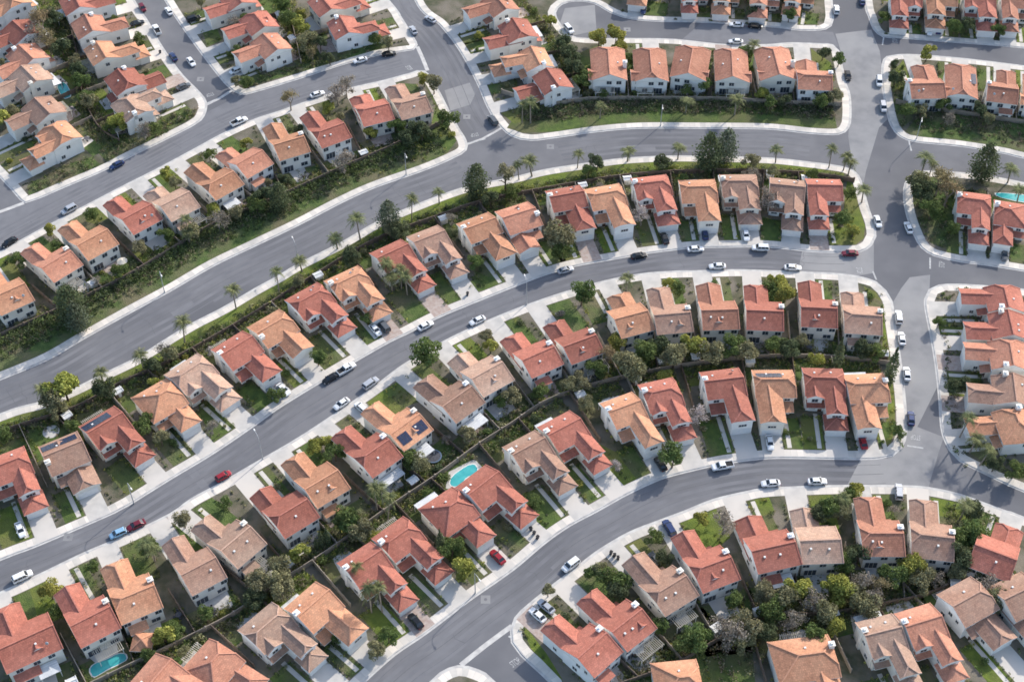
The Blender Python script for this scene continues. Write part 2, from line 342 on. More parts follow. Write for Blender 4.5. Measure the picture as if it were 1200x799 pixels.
for a, b in (((243, 121), (257, 115)), ((548, 168), (569, 163)), ((1023, 318), (1027, 328)), ((1090, 302), (1090, 315)), ((1063, 522), (1082, 525)), ((1065, 165), (1068, 177)), ((1036, 42), (1034, 53)), ((596, 745), (604, 750))):
    strip([a, b], 0.45, 0.014, M['paint'])
def roadword(txt, px, face, size=1.0):
    cu = bpy.data.curves.new('road_word', 'FONT'); cu.body = txt; cu.size = size; cu.align_x = 'CENTER'; cu.align_y = 'CENTER'
    o = bpy.data.objects.new('road_word', cu); C.objects.link(o); bpy.context.view_layer.update()
    me = bpy.data.meshes.new_from_object(o.evaluated_get(bpy.context.evaluated_depsgraph_get())); bpy.data.objects.remove(o)
    me.materials.clear(); me.materials.append(M['paint']); p = P2(px); d = P2(face)-p
    q = link('road_word', me, None, (p.x, p.y, 0.015), math.atan2(d.y, d.x)-math.pi/2); q.scale = (1, 2.3, 1); tag(q, kind='structure')
for px, f in (((246, 111), (238, 97)), ((479, 80), (460, 87)), ((556, 158), (546, 135)), ((1104, 310), (1140, 315)), ((1007, 317), (980, 317)), ((1073, 512), (1074, 480)), ((1049, 48), (1090, 50)), ((604, 776), (625, 800))):
    roadword('STOP', px, (2*px[0]-f[0], 2*px[1]-f[1]))
def disc(name, px, r, z, m, n=16):
    p = P2(px); mb = MB(); mb.face([(r*math.cos(i*2*math.pi/n), r*math.sin(i*2*math.pi/n), 0) for i in range(n)])
    o = mb.build(name, m, None, (p.x, p.y, z)); return o
for px in ((80, 629), (569, 702), (547, 137), (735, 35), (1054, 450), (645, 172), (235, 93)):
    p = P2(px); mb = MB(); mb.face([(-1.1, -1.1, 0), (1.1, -1.1, 0), (1.1, 1.1, 0), (-1.1, 1.1, 0)]); tag(mb.build('utility_patch', M['asphalt_old'], None, (p.x, p.y, 0.009)), kind='structure')
    tag(disc('manhole', px, 0.38, 0.013, M['asphalt']), kind='structure')

# ------------------------------------------------------------------ fences behind the rows (survey lines)
F = {
 'mid': [(1043, 428), (975, 421), (900, 420), (830, 426), (735, 443), (670, 461), (632, 477), (600, 499), (562, 523), (510, 561), (465, 591), (420, 623), (370, 658), (320, 689), (275, 721), (207, 756), (150, 783), (90, 812)],
 'upper': [(1000, 214), (940, 206), (840, 203), (740, 208), (640, 224), (565, 239), (515, 256), (440, 284), (365, 328), (300, 369), (240, 404), (195, 428), (140, 453), (90, 480), (25, 501), (-60, 530)],
 'left': [(530, 140), (475, 167), (440, 183), (400, 200), (350, 223), (300, 245), (250, 266), (200, 296), (150, 326), (100, 351), (57, 371), (0, 396), (-60, 420)],
 'top': [(588, 110), (640, 124), (690, 119), (750, 118), (850, 119), (900, 122), (985, 125)],
 'right': [(1050, 122), (1120, 134), (1200, 146), (1290, 160)],
 'low': [(700, 812), (760, 792), (800, 775), (826, 760), (865, 738), (905, 722), (960, 722), (1020, 712), (1080, 700), (1130, 682), (1180, 690), (1240, 720)],
 'farleft': [(70, -40), (80, 20), (90, 62), (97, 110), (115, 150), (140, 168)],
 'farmid': [(320, -30), (335, 0), (345, 40), (353, 75)],
 'cross': [(1240, 360), (1215, 420), (1215, 480), (1235, 530)],
}
FL = {k: line(v, 3) for k, v in F.items()}
FENCE_LABEL = {'mid': ('tan block wall running between the back yards of middle and lower streets', 'blockwall'), 'upper': ('brown board fence above middle-street yards along the wide upper road', 'wood'),
 'left': ('dark board fence behind the upper left row above the shrub bank', 'wood'), 'top': ('tan block wall below the cul-de-sac houses above the hedge', 'blockwall'),
 'right': ('tan block wall behind the top right houses', 'blockwall'), 'low': ('brown board fence through the wooded yards below the lower street', 'wood'),
 'farleft': ('brown board fence between the two top left house rows', 'wood'), 'farmid': ('tan block wall between the back yards in the top middle block', 'blockwall'), 'cross': ('tan block wall behind the houses on the right cross street', 'blockwall')}
def wall_line(pl, m, h=1.7, parent=None, name='panel', t=0.18):
    mb = MB()
    for i in range(len(pl)-1):
        a, b = pl[i], pl[i+1]; d = (b-a).normalized(); n2 = Vector((-d.y, d.x))*t/2
        q = [a-n2, b-n2, b+n2, a+n2]
        lo = [(p.x, p.y, 0.05) for p in q]; hi = [(p.x, p.y, h) for p in q]
        mb.face([lo[0], lo[1], hi[1], hi[0]]); mb.face([lo[2], lo[3], hi[3], hi[2]]); mb.face(hi)
        if i == 0: mb.face([lo[3], lo[0], hi[0], hi[3]])
        if i == len(pl)-2: mb.face([lo[1], lo[2], hi[2], hi[1]])
    return mb.build(name, m, parent)
for k, pl in FL.items():
    lab, m = FENCE_LABEL[k]
    root = thing('block_wall' if m == 'blockwall' else 'board_fence', (0, 0, 0), 0, lab, 'wall' if m == 'blockwall' else 'fence')
    wall_line(pl, M[m], 1.75, root, 'panel'); cap = MB()
    for p in pl[::2]: cap.box(p.x-0.2, p.x+0.2, p.y-0.2, p.y+0.2, 0.05, 1.95, 0)
    tag(cap.build('post', M[m], root), kind='stuff')

# ------------------------------------------------------------------ roofs and houses
def roof_block(mb, x0, x1, y0, y1, ze, pitch, axis='x', hips=(0, 0), ov=0.5, gov=0.35):
    """closed roof over the rectangle: slots 0 tile 1 stucco 2 ridge 3 trim; hips = (low end, high end) share of a full hip"""
    sw = axis == 'y'
    if sw: a0, a1, b0, b1 = y0, y1, x0, x1
    else: a0, a1, b0, b1 = x0, x1, y0, y1
    o0 = ov if hips[0] else gov; o1 = ov if hips[1] else gov
    a0 -= o0; a1 += o1; b0 -= ov; b1 += ov
    hw = (b1-b0)/2; bc = (b0+b1)/2; zr = ze+pitch*hw
    def V(a, b, z): return (b, a, z) if sw else (a, b, z)
    def add(p, m):
        mb.face(p[::-1] if sw else p, m)
    h0, h1 = hips[0]*hw, hips[1]*hw
    th = 0.2
    lo = [(a0, b0), (a1, b0), (a1, b1), (a0, b1)]
    for i in range(4):
        p, q = lo[i], lo[(i+1) % 4]; add([V(p[0], p[1], ze-th), V(q[0], q[1], ze-th), V(q[0], q[1], ze), V(p[0], p[1], ze)], 3)
    add([V(*p, ze-th) for p in lo[::-1]], 3)
    r0, r1 = a0+h0, a1-h1
    def zt(a, f):   # clipped gable: part hips start above the eave
        return ze+pitch*hw*f
    for side, b in ((0, b0), (1, b1)):
        pts = []
        ea, eb = V(a0, b, ze), V(a1, b, ze)
        def partial(aend, rend, hp):
            if hp in (0, 1): return None
            f = 1-hp; return V(aend, b+(bc-b)*f, ze+pitch*hw*f)
        p0, p1 = partial(a0, r0, hips[0]), partial(a1, r1, hips[1])
        pts = [ea, eb] + ([p1] if p1 else []) + [V(r1, bc, zr), V(r0, bc, zr)] + ([p0] if p0 else [])
        L = a1-a0
        uv = []
        for q in pts:
            aa = (q[1] if sw else q[0])-a0; bb = abs((q[0] if sw else q[1])-b)*math.sqrt(1+pitch*pitch); uv.append((aa, bb))
        if side: pts = pts[::-1]; uv = uv[::-1]
        if sw: pts = pts[::-1]; uv = uv[::-1]
        mb.face(pts, 0, uv)
    for end, a, r, hp in ((0, a0, r0, hips[0]), (1, a1, r1, hips[1])):
        f = 1-hp
        if hp == 1: pts = [V(a, b0, ze), V(a, b1, ze), V(r, bc, zr)]; m = 0
        elif hp == 0: pts = [V(a, b0, ze), V(a, b1, ze), V(r, bc, zr)]; m = 1
        else:
            l, rr = V(a, b0+hw*f, ze+pitch*hw*f), V(a, b1-hw*f, ze+pitch*hw*f)
            tri = [l, rr, V(r, bc, zr)]; pts = [V(a, b0, ze), V(a, b1, ze), rr, l]; m = 1
            add(tri if end else tri[::-1], 0)
        add(pts if end else pts[::-1], m)
        if hp > 0:
            for bsd in (b0, b1): mb.beam(V(a, bsd+(bc-bsd)*f, ze+pitch*hw*f+0.05), V(r, bc, zr+0.05), 0.3, 0.12, 2)
        if hp < 1:
            for bsd in (b0, b1): mb.beam(V(a+(0.08 if end == 0 else -0.08), bsd, ze+0.04), V(a+(0.08 if end == 0 else -0.08), bsd+(bc-bsd)*f, ze+pitch*hw*f+0.04), 0.22, 0.12, 2)
    mb.beam(V(r0, bc, zr+0.05), V(r1, bc, zr+0.05), 0.34, 0.14, 2)
    return zr
def lean(mb, x0, x1, y0, y1, zlo, zhi, ov=0.4):
    "shed roof: low along y0, high along y1"
    x0 -= ov*0.6; x1 += ov*0.6; y0 -= ov
    mb.face([(x0, y0, zlo), (x1, y0, zlo), (x1, y1, zhi), (x0, y1, zhi)], 0)
    mb.face([(x0, y0, zlo-0.2), (x1, y0, zlo-0.2), (x1, y0, zlo), (x0, y0, zlo)], 3)
    mb.face([(x0, y1, zhi-0.2), (x0, y0, zlo-0.2), (x0, y0, zlo), (x0, y1, zhi)], 3); mb.face([(x1, y0, zlo-0.2), (x1, y1, zhi-0.2), (x1, y1, zhi), (x1, y0, zlo)], 3)
    mb.face([(x0, y0, zlo-0.2), (x0, y1, zhi-0.2), (x1, y1, zhi-0.2), (x1, y0, zlo-0.2)], 3)
# shared little parts
_shared = {}
def frame_mesh(wd, ht, nmul):
    k = ('fr', wd, ht)
    if k not in _shared:
        mb = MB(); t = 0.09
        mb.box(-wd/2-t, wd/2+t, -0.06, 0.02, -t, 0); mb.box(-wd/2-t, wd/2+t, -0.06, 0.02, ht, ht+t)
        mb.box(-wd/2-t, -wd/2, -0.06, 0.02, 0, ht); mb.box(wd/2, wd/2+t, -0.06, 0.02, 0, ht)
        for i in range(1, nmul): x = -wd/2+wd*i/nmul; mb.box(x-0.03, x+0.03, -0.05, 0.0, 0, ht)
        pm = MB(); pm.box(-wd/2, wd/2, -0.025, 0.015, 0, ht)
        _shared[k] = (mb.mesh('window_frame', [M['trim']]), pm.mesh('pane', [M['glass']]))
    return _shared[k]
def sharedbox(k, dims, m):
    if k not in _shared:
        mb = MB(); mb.box(*dims); _shared[k] = mb.mesh(k, [m])
    return _shared[k]
def house(name_label, cat_group, p, rz, typ, mir, colk, opt, rnd, wallk):
    root = thing('house', (p.x, p.y, 0.12), rz, name_label, 'house', cat_group)
    W = opt.get('W', 10.8)+rnd.uniform(-0.25, 0.15); sx = -1 if mir else 1
    wallm = M['wall%d' % wallk]; mats = [M['roof'+colk], wallm, M['ridge'+colk], M['trim']]
    rf = MB(); wl = MB(); wins = []; gar = None; dr = None
    P_ = 0.40+rnd.uniform(-0.02, 0.03)
    def X(a, b): return (a, b) if sx == 1 else (-b, -a)
    def wb(x0, x1, y0, y1, z): x0, x1 = X(x0, x1); wl.box(x0, x1, y0, y1, 0, z-0.1, 0, True, False)
    def rb(x0, x1, y0, y1, z, ax, hips=(0, 0), pt=None):
        x0, x1 = X(x0, x1)
        if sx == -1 and ax == 'x': hips = hips[::-1]
        return roof_block(rf, x0, x1, y0, y1, z, pt or P_, ax, hips)
    def win(x, y, z, wd, ht, face, n=2): wins.append((x*sx, y, z, wd, ht, {'l': 'r', 'r': 'l'}.get(face, face) if sx == -1 else face, n))
    h = W/2; E = 5.3+rnd.uniform(-0.15, 0.2)
    if typ == 'A':
        y0, y1 = -9.0, 9.0; dm = rnd.uniform(8.0, 9.0); wy = rnd.uniform(-5.6, -4.6)
        wx = rnd.uniform(-0.6, 0.3); hp = rnd.choice((0, 0, 0.45))
        wb(-h, h, y1-dm, y1, E); rb(-h, h, y1-dm, y1, E, 'x', (hp, hp))
        wb(wx, h-0.2, wy, y1-dm+0.4, E-0.1); rb(wx, h-0.2, wy, y1-dm/2-1, E-0.08, 'y', (rnd.choice((0.45, 0.7)), 0))
        wb(wx-0.4, h+0.1, y0+0.6, wy+0.3, 2.7); rb(wx-0.4, h+0.1, y0+0.6, wy+1.2, 2.75, 'y', (1, 0), 0.36)
        lx0, lx1 = X(-h+0.3, wx+0.3); lean(rf, lx0, lx1, y1-dm-1.8, y1-dm+0.2, 2.75, 3.5)
        wb(-h+0.9, wx+0.1, y1-dm-0.9, y1-dm+0.2, 2.7)
        gar = ((wx-0.4+h+0.1)/2, y0+0.6); dr = (wx-1.0, y1-dm-0.9)
        win((wx+h)/2, wy, 3.75, 2.2, 1.2, 'f', 3); win((wx-h)/2, y1-dm, 3.6, 1.5, 1.2, 'f'); win((wx-h)/2-0.6, y1-dm-0.9, 0.9, 1.6, 1.3, 'f')
        for xx in (-3.6, 0, 3.4): win(xx, y1, 3.5, 1.4, 1.2, 'b')
        win(-2.6, y1, 0.1, 2.6, 2.1, 'b'); win(2.6, y1, 0.9, 1.6, 1.2, 'b')
        win(-h, y1-dm*0.5, 3.5, 1.2, 1.1, 'l'); win(h, y1-dm*0.5, 3.5, 1.2, 1.1, 'r'); win(wx, wy+1.6, 3.6, 0.9, 1.1, 'l')
        if rnd.random() < 0.5:
            gx0, gx1 = -h+0.3, -h+3.9; wb(gx0, gx1, y1-dm-0.8, y1-dm+0.3, E-0.05); rb(gx0, gx1, y1-dm-0.8, y1-dm+3.2, E-0.05, 'y', (0, 0), 0.45); win(-h+2.1, y1-dm-0.8, 3.5, 1.5, 1.2, 'f')
        win(-h, y1-dm*0.75, 0.9, 1.2, 1.1, 'l'); win(h, y1-dm*0.75, 0.9, 1.2, 1.1, 'r'); win(h-0.2, wy+1.8, 3.5, 1.0, 1.0, 'r')
        chx, chy = -h+0.1, y1-dm*0.35; vents = [(-h*0.5, y1-dm*0.25), (h*0.4, y1-dm*0.22)]
    elif typ == 'B':
        y0, y1 = -8.0, 8.2; dm = rnd.uniform(8.8, 9.8); ge = rnd.choice((3.2, 4.7, 5.0, 5.0)); gw = W*rnd.uniform(0.58, 0.66); hp = rnd.choice((0, 0, 0.4))
        wb(-h, h, y1-dm, y1, E); rb(-h, h, y1-dm, y1, E, 'x', (hp, 0))
        g0 = -h+0.25; g1 = g0+gw
        wb(g0, g1, y0+0.5, y1-dm+0.4, ge); rb(g0, g1, y0+0.5, y1-dm*0.55, ge, 'y', (rnd.choice((0, 0.5)), 0), 0.38)
        lx0, lx1 = X(g1-0.1, h-0.8); lean(rf, lx0, lx1, y1-dm-2.2, y1-dm+0.1, 2.7, 3.5); wb(g1-0.1, h-1.4, y1-dm-1.0, y1-dm+0.2, 2.7)
        gar = ((g0+g1)/2, y0+0.5); dr = (g1+1.2, y1-dm-1.0)
        win((g1+h)/2, y1-dm, 3.6, 1.5, 1.2, 'f')
        for xx in (-3.7, 0.2, 3.5): win(xx, y1, 3.35, 1.5, 1.3, 'b')
        win(-2.4, y1, 0.1, 2.8, 2.1, 'b', 3); win(2.5, y1, 0.8, 2.0, 1.3, 'b'); win(-h, y1-dm*0.5, 3.4, 1.1, 1.1, 'l'); win(h, y1-dm*0.5, 3.4, 1.1, 1.1, 'r'); win(h, y1-dm*0.3, 0.9, 1.1, 1.1, 'r')
        win(g1, y0+3.5, 1.2, 1.0, 1.0, 'r'); win(g0, y0+4.2, 1.2, 1.0, 1.0, 'l')
        win(-h, y1-dm*0.25, 3.4, 0.8, 1.1, 'l'); win(-h, y1-dm*0.6, 0.9, 1.3, 1.1, 'l'); win(h, y1-dm*0.75, 3.4, 0.8, 0.9, 'r')
        chx, chy = h-0.1, y1-dm*0.7; vents = [(rnd.uniform(-1, 2), y1-dm*0.28), (-h*0.55, y1-dm*0.3)]
        if rnd.random() < 0.25:    # a dormer in the rear slope
            dx = rnd.uniform(-1.5, 2.5); a, b = X(dx-1.1, dx+1.1); roof_block(rf, a, b, y1-dm*0.42, y1-1.6, E+0.7, 0.5, 'y', (0, 0), 0.2, 0.15); wb(dx-1.0, dx+1.0, y1-dm*0.40, y1-1.7, E+0.75)
            win(dx, y1-1.7, E-0.05, 1.2, 0.55, 'b')
        if rnd.random() < 0.35:
            a_, b_ = X(-h+0.6, 0.4); 
            rf.face([(b_, y1+2.3, 2.7), (a_, y1+2.3, 2.7), (a_, y1-0.05, 3.25), (b_, y1-0.05, 3.25)], 0); rf.face([(b_, y1+2.3, 2.5), (a_, y1+2.3, 2.5), (a_, y1+2.3, 2.7), (b_, y1+2.3, 2.7)], 3); wl.box(a_+0.3, b_-0.3, y1-0.2, y1+2.0, 0, 2.55, 0, True, False); win(-h/2+0.4, y1+2.0, 0.8, 1.8, 1.3, 'b')
    elif typ == 'E':
        y0, y1 = -8.4, 8.6; dm = rnd.uniform(8.4, 9.2); hp = rnd.choice((0, 0, 0.4)); wx = -h+W*rnd.uniform(0.36, 0.44); we = E-rnd.choice((0.1, 0.6, 0.9))
        wb(-h, h, y1-dm, y1, E); rb(-h, h, y1-dm, y1, E, 'x', (hp, hp))
        wb(wx, h-0.2, y0+0.5, y1-dm+0.4, we); rb(wx, h-0.2, y0+0.5, y1-dm/2-0.8, we, 'y', (rnd.choice((0.5, 0.8, 1)), 0), 0.41)
        lx0, lx1 = X(-h+0.4, wx+0.1); lean(rf, lx0, lx1, y1-dm-2.6, y1-dm+0.2, 2.7, 3.6); wb(-h+0.9, wx+0.1, y1-dm-1.4, y1-dm+0.2, 2.7)
        gar = ((wx+h-0.2)/2, y0+0.5); dr = (wx-1.1, y1-dm-1.4)
        win((wx+h)/2, y0+0.5, 2.95, 2.0, 0.8, 'f', 3); win((wx-h)/2, y1-dm, 3.8, 1.4, 1.1, 'f'); win((wx-h)/2-0.5, y1-dm-1.4, 0.9, 1.5, 1.2, 'f')
        for xx in (-3.0, 0, 3.0): win(xx, y1, 3.5, 1.4, 1.2, 'b')
        win(-2.4, y1, 0.1, 2.6, 2.1, 'b'); win(-h, y1-dm*0.5, 3.5, 1.2, 1.1, 'l'); win(h, y1-dm*0.5, 3.5, 1.2, 1.1, 'r'); win(wx, y0+3.5, 3.0, 0.9, 1.0, 'l'); win(h-0.2, y0+3, 3.0, 0.9, 1.0, 'r')
        chx, chy = -h+0.1, y1-dm*0.4; vents = [(-h*0.5, y1-dm*0.25), (h*0.4, y1-dm*0.22)]
    elif typ == 'C':
        y0, y1 = -8.2, 8.4; dm = rnd.uniform(9.2, 10.2); e = 4.9
        wb(-h, h, y1-dm, y1, e); rb(-h, h, y1-dm, y1, e, 'x', (1, 0.5))
        wx = rnd.uniform(-0.9, 0); wb(wx, h-0.2, y0+0.5, y1-dm+0.4, 3.9); rb(wx, h-0.2, y0+0.5, y1-dm*0.5, 3.9, 'y', (1, 0), 0.40)
        lx0, lx1 = X(-h+0.4, wx); lean(rf, lx0, lx1, y1-dm-1.7, y1-dm+0.1, 2.6, 3.3)
        gar = ((wx+h-0.2)/2, y0+0.5); dr = (wx-1.3, y1-dm)
        win((wx-h)/2-0.4, y1-dm, 0.9, 1.8, 1.3, 'f'); win((wx-h)/2, y1-dm, 3.4, 1.2, 0.9, 'f')
        for xx in (-3.2, 0.3, 3.2): win(xx, y1, 3.1, 1.4, 1.1, 'b')
        win(-1.5, y1, 0.1, 2.8, 2.1, 'b', 3); win(-h, y1-dm*0.4, 3.0, 1.2, 1.0, 'l'); win(h, y1-dm*0.4, 3.0, 1.2, 1.0, 'r'); win(h-0.2, y0+3, 1.4, 1.0, 1.0, 'r')
        chx, chy = h-0.1, y1-dm*0.35; vents = [(0.6, y1-dm*0.3), (-2.5, y1-dm*0.2)]
    else:
        y0, y1 = -8.0, 8.0; e = 5.2; hp = rnd.choice((0, 0.35))
        cw = rnd.uniform(0.1, 1.2)
        wb(-h, h-cw, y0+1.5, y1, e); rb(-h, h-cw, y0+1.5, y1, e, 'y', (0.5, hp), 0.42)
        wb(0.5, h+0.2, y1-5.5, y1-0.8, e-0.5); rb(-1, h+0.2, y1-5.5, y1-0.8, e-0.45, 'x', (0, 0.0), 0.38)
        wb(-h+0.3, 1.2, y0, y0+1.8, 2.7); rb(-h+0.3, 1.2, y0, y0+3.5, 2.75, 'y', (1, 0), 0.36)
        gar = ((-h+1.5)/2, y0); dr = (2.4, y0+1.5)
        for xx in (-3.4, -0.4): win(xx, y1, 3.4, 1.5, 1.2, 'b')
        win(-2.5, y1, 0.1, 2.8, 2.1, 'b', 3); win(1.4, y1, 0.8, 1.6, 1.3, 'b'); win(3.6, y1-0.8, 0.8, 1.6, 1.3, 'b'); win(3.7, y1-0.8, 3.2, 1.3, 1.1, 'b')
        win(-h, 0, 3.4, 1.1, 1.1, 'l'); win(-h, 4, 3.4, 1.1, 1.1, 'l'); win(h-cw, -2, 3.4, 1.1, 1.1, 'r'); win(2.0, y0+1.5, 3.4, 1.6, 1.2, 'f')
        chx, chy = -h+0.1, 2.0; vents = [(-h*0.6, 1), (h*0.3, -1)]
    link('wall', wl.mesh('house_wall', [wallm]), root)
    roof = link('roof', rf.mesh('house_roof', mats), root)
    def local_visible(nx, ny):
        c, s_ = math.cos(rz), math.sin(rz); wx_, wy_ = c*nx-s_*ny, s_*nx+c*ny
        return wx_*(CAM.x-p.x)+wy_*(CAM.y-p.y) > 15
    NR = {'f': (0, -1, 0), 'b': (0, 1, math.pi), 'l': (-1, 0, -math.pi/2), 'r': (1, 0, math.pi/2)}
    for (x, y, z, wd, ht, fc, n) in wins:
        nx, ny, a = NR[fc]
        if not local_visible(nx, ny): continue
        fm, pm = frame_mesh(wd, ht, n); o = link('window', fm, root, (x+nx*0.02, y+ny*0.02, z), a); link('pane', pm, o)
    gx, gy = gar[0]*sx, gar[1]
    if local_visible(0, -1):
        if 'gd' not in _shared:
            mb = MB()
            for i in range(4): mb.box(-2.4, 2.4, -0.05, 0.0, i*0.54, i*0.54+0.51)
            _shared['gd'] = mb.mesh('garage_door', [M['gdoor']])
        link('garage_door', _shared['gd'], root, (gx, gy-0.01, 0.03))
        fd = link('front_door', sharedbox('front_door', (-0.5, 0.5, -0.05, 0.02, 0, 2.1), M['door']), root, (dr[0]*sx, dr[1]-0.02, 0.02))
    if opt.get('ch', rnd.random() < 0.55):
        mb = MB(); mb.box(-0.6, 0.6, -0.55, 0.55, 0, E+2.0); mb.box(-0.72, 0.72, -0.67, 0.67, E+2.0, E+2.2); mb.box(-0.3, 0.3, -0.25, 0.25, E+2.2, E+2.5)
        link('chimney', mb.mesh('chimney', [wallm]), root, (chx*sx, chy, 0))
    dps = None
    # roof vents sit on the tile: find roof height under a point from the mesh
    def roof_z(x, y):
        best = None
        for f, mi in zip(rf.f, rf.m):
            if mi != 0: continue
            q = [Vector(rf.v[i]) for i in f]
            for i in range(1, len(q)-1):
                a, b, c = q[0], q[i], q[i+1]; d = (b.y-c.y)*(a.x-c.x)+(c.x-b.x)*(a.y-c.y)
                if abs(d) < 1e-9: continue
                l0 = ((b.y-c.y)*(x-c.x)+(c.x-b.x)*(y-c.y))/d; l1 = ((c.y-a.y)*(x-c.x)+(a.x-c.x)*(y-c.y))/d; l2 = 1-l0-l1
                if min(l0, l1, l2) >= -1e-6:
                    z = l0*a.z+l1*b.z+l2*c.z
                    if best is None or z > best: best = z
        return best
    for (vx, vy) in vents[:rnd.choice((1, 1, 2))]:
        z = roof_z(vx*sx, vy)
        if z: link('roof_vent', sharedbox('roof_vent', (-0.23, 0.23, -0.23, 0.23, -0.3, 0.26), M['trim']), roof, (vx*sx, vy, z))
    for (x0, x1, ya, yb) in opt.get('solar', []):
        za, zb = roof_z((x0+x1)/2, ya), roof_z((x0+x1)/2, yb)
        if za and zb:
            nx_ = max(1, round((x1-x0)/1.15)); dxx = (x1-x0)/nx_
            for i in range(nx_):
                mb = MB(); a, b = x0+i*dxx+0.04, x0+(i+1)*dxx-0.04
                q = [(a, ya, za+0.12), (b, ya, za+0.12), (b, yb, zb+0.12), (a, yb, zb+0.12)]
                mb.face(q, 0); lo = [(t[0], t[1], t[2]-0.08) for t in q]
                for k in range(4): mb.face([lo[k], lo[(k+1) % 4], q[(k+1) % 4], q[k]], 1)
                link('solar_panel', mb.mesh('solar_panel', [M['solar'], M['metal']]), roof)
    if opt.get('dish', rnd.random() < 0.12):
        z = roof_z(h*0.6*sx, y1-1.5)
        if z:
            mb = MB(); mb.tube((0, 0, 0), (0, 0, 0.7), 0.04, 0.04, 6); mb.tube((0, -0.06, 0.75), (0.05, 0.05, 0.8), 0.42, 0.3, 12); link('satellite_dish', mb.mesh('satellite_dish', [M['metal']]), roof, (h*0.6*sx, y1-1.5, z-0.05))
    pt = opt.get('patio', rnd.choice((None, None, 'wood', 'alu')))
    if pt:
        pw = rnd.uniform(4.5, 7.0); pd = rnd.uniform(2.6, 3.6); px_ = opt.get('px', rnd.uniform(-1.8, 1.8)); mm = M['alu'] if pt in ('alu', 'slab') else M['cream']
        pc = bpy.data.objects.new('patio_cover', None); C.objects.link(pc); pc.parent = root; pc.location = (px_, y1, 0)
        mb = MB()
        if pt in ('alu', 'slab'): mb.face([(-pw/2, 0.25, 2.75), (pw/2, 0.25, 2.75), (pw/2, pd, 2.5), (-pw/2, pd, 2.5)]); mb.face([(-pw/2, pd, 2.38), (pw/2, pd, 2.38), (pw/2, 0.25, 2.63), (-pw/2, 0.25, 2.63)]); mb.beam((-pw/2, pd, 2.46), (pw/2, pd, 2.46), 0.12, 0.16)
        else:
            for i in range(int(pw/0.45)+1): x = -pw/2+i*0.45; mb.box(x, x+0.09, 0.1, pd+0.3, 2.5, 2.66)
            mb.box(-pw/2-0.1, pw/2+0.1, pd-0.1, pd+0.05, 2.34, 2.498)
        link('cover_top', mb.mesh('cover_top', [mm]), pc)
        for sxx in (-1, 1): link('post', sharedbox('patio_post', (-0.08, 0.08, -0.08, 0.08, 0, 2.36), M['trim']), pc, (sxx*(pw/2-0.2), pd-0.1, 0))
    return root, dict(W=W, y0=y0, y1=y1, gx=gx, gy=gy, sx=sx)

ORD = 'first second third fourth fifth sixth seventh eighth ninth tenth eleventh twelfth thirteenth fourteenth fifteenth sixteenth seventeenth eighteenth nineteenth twentieth'.split()
CW = dict(O='orange-tiled', R='red-tiled', B='brown-tiled', S='salmon-tiled', P='coral-tiled')
SOL1 = {'solar': [(-4.5, 4.2, 5.2, 7.9)]}
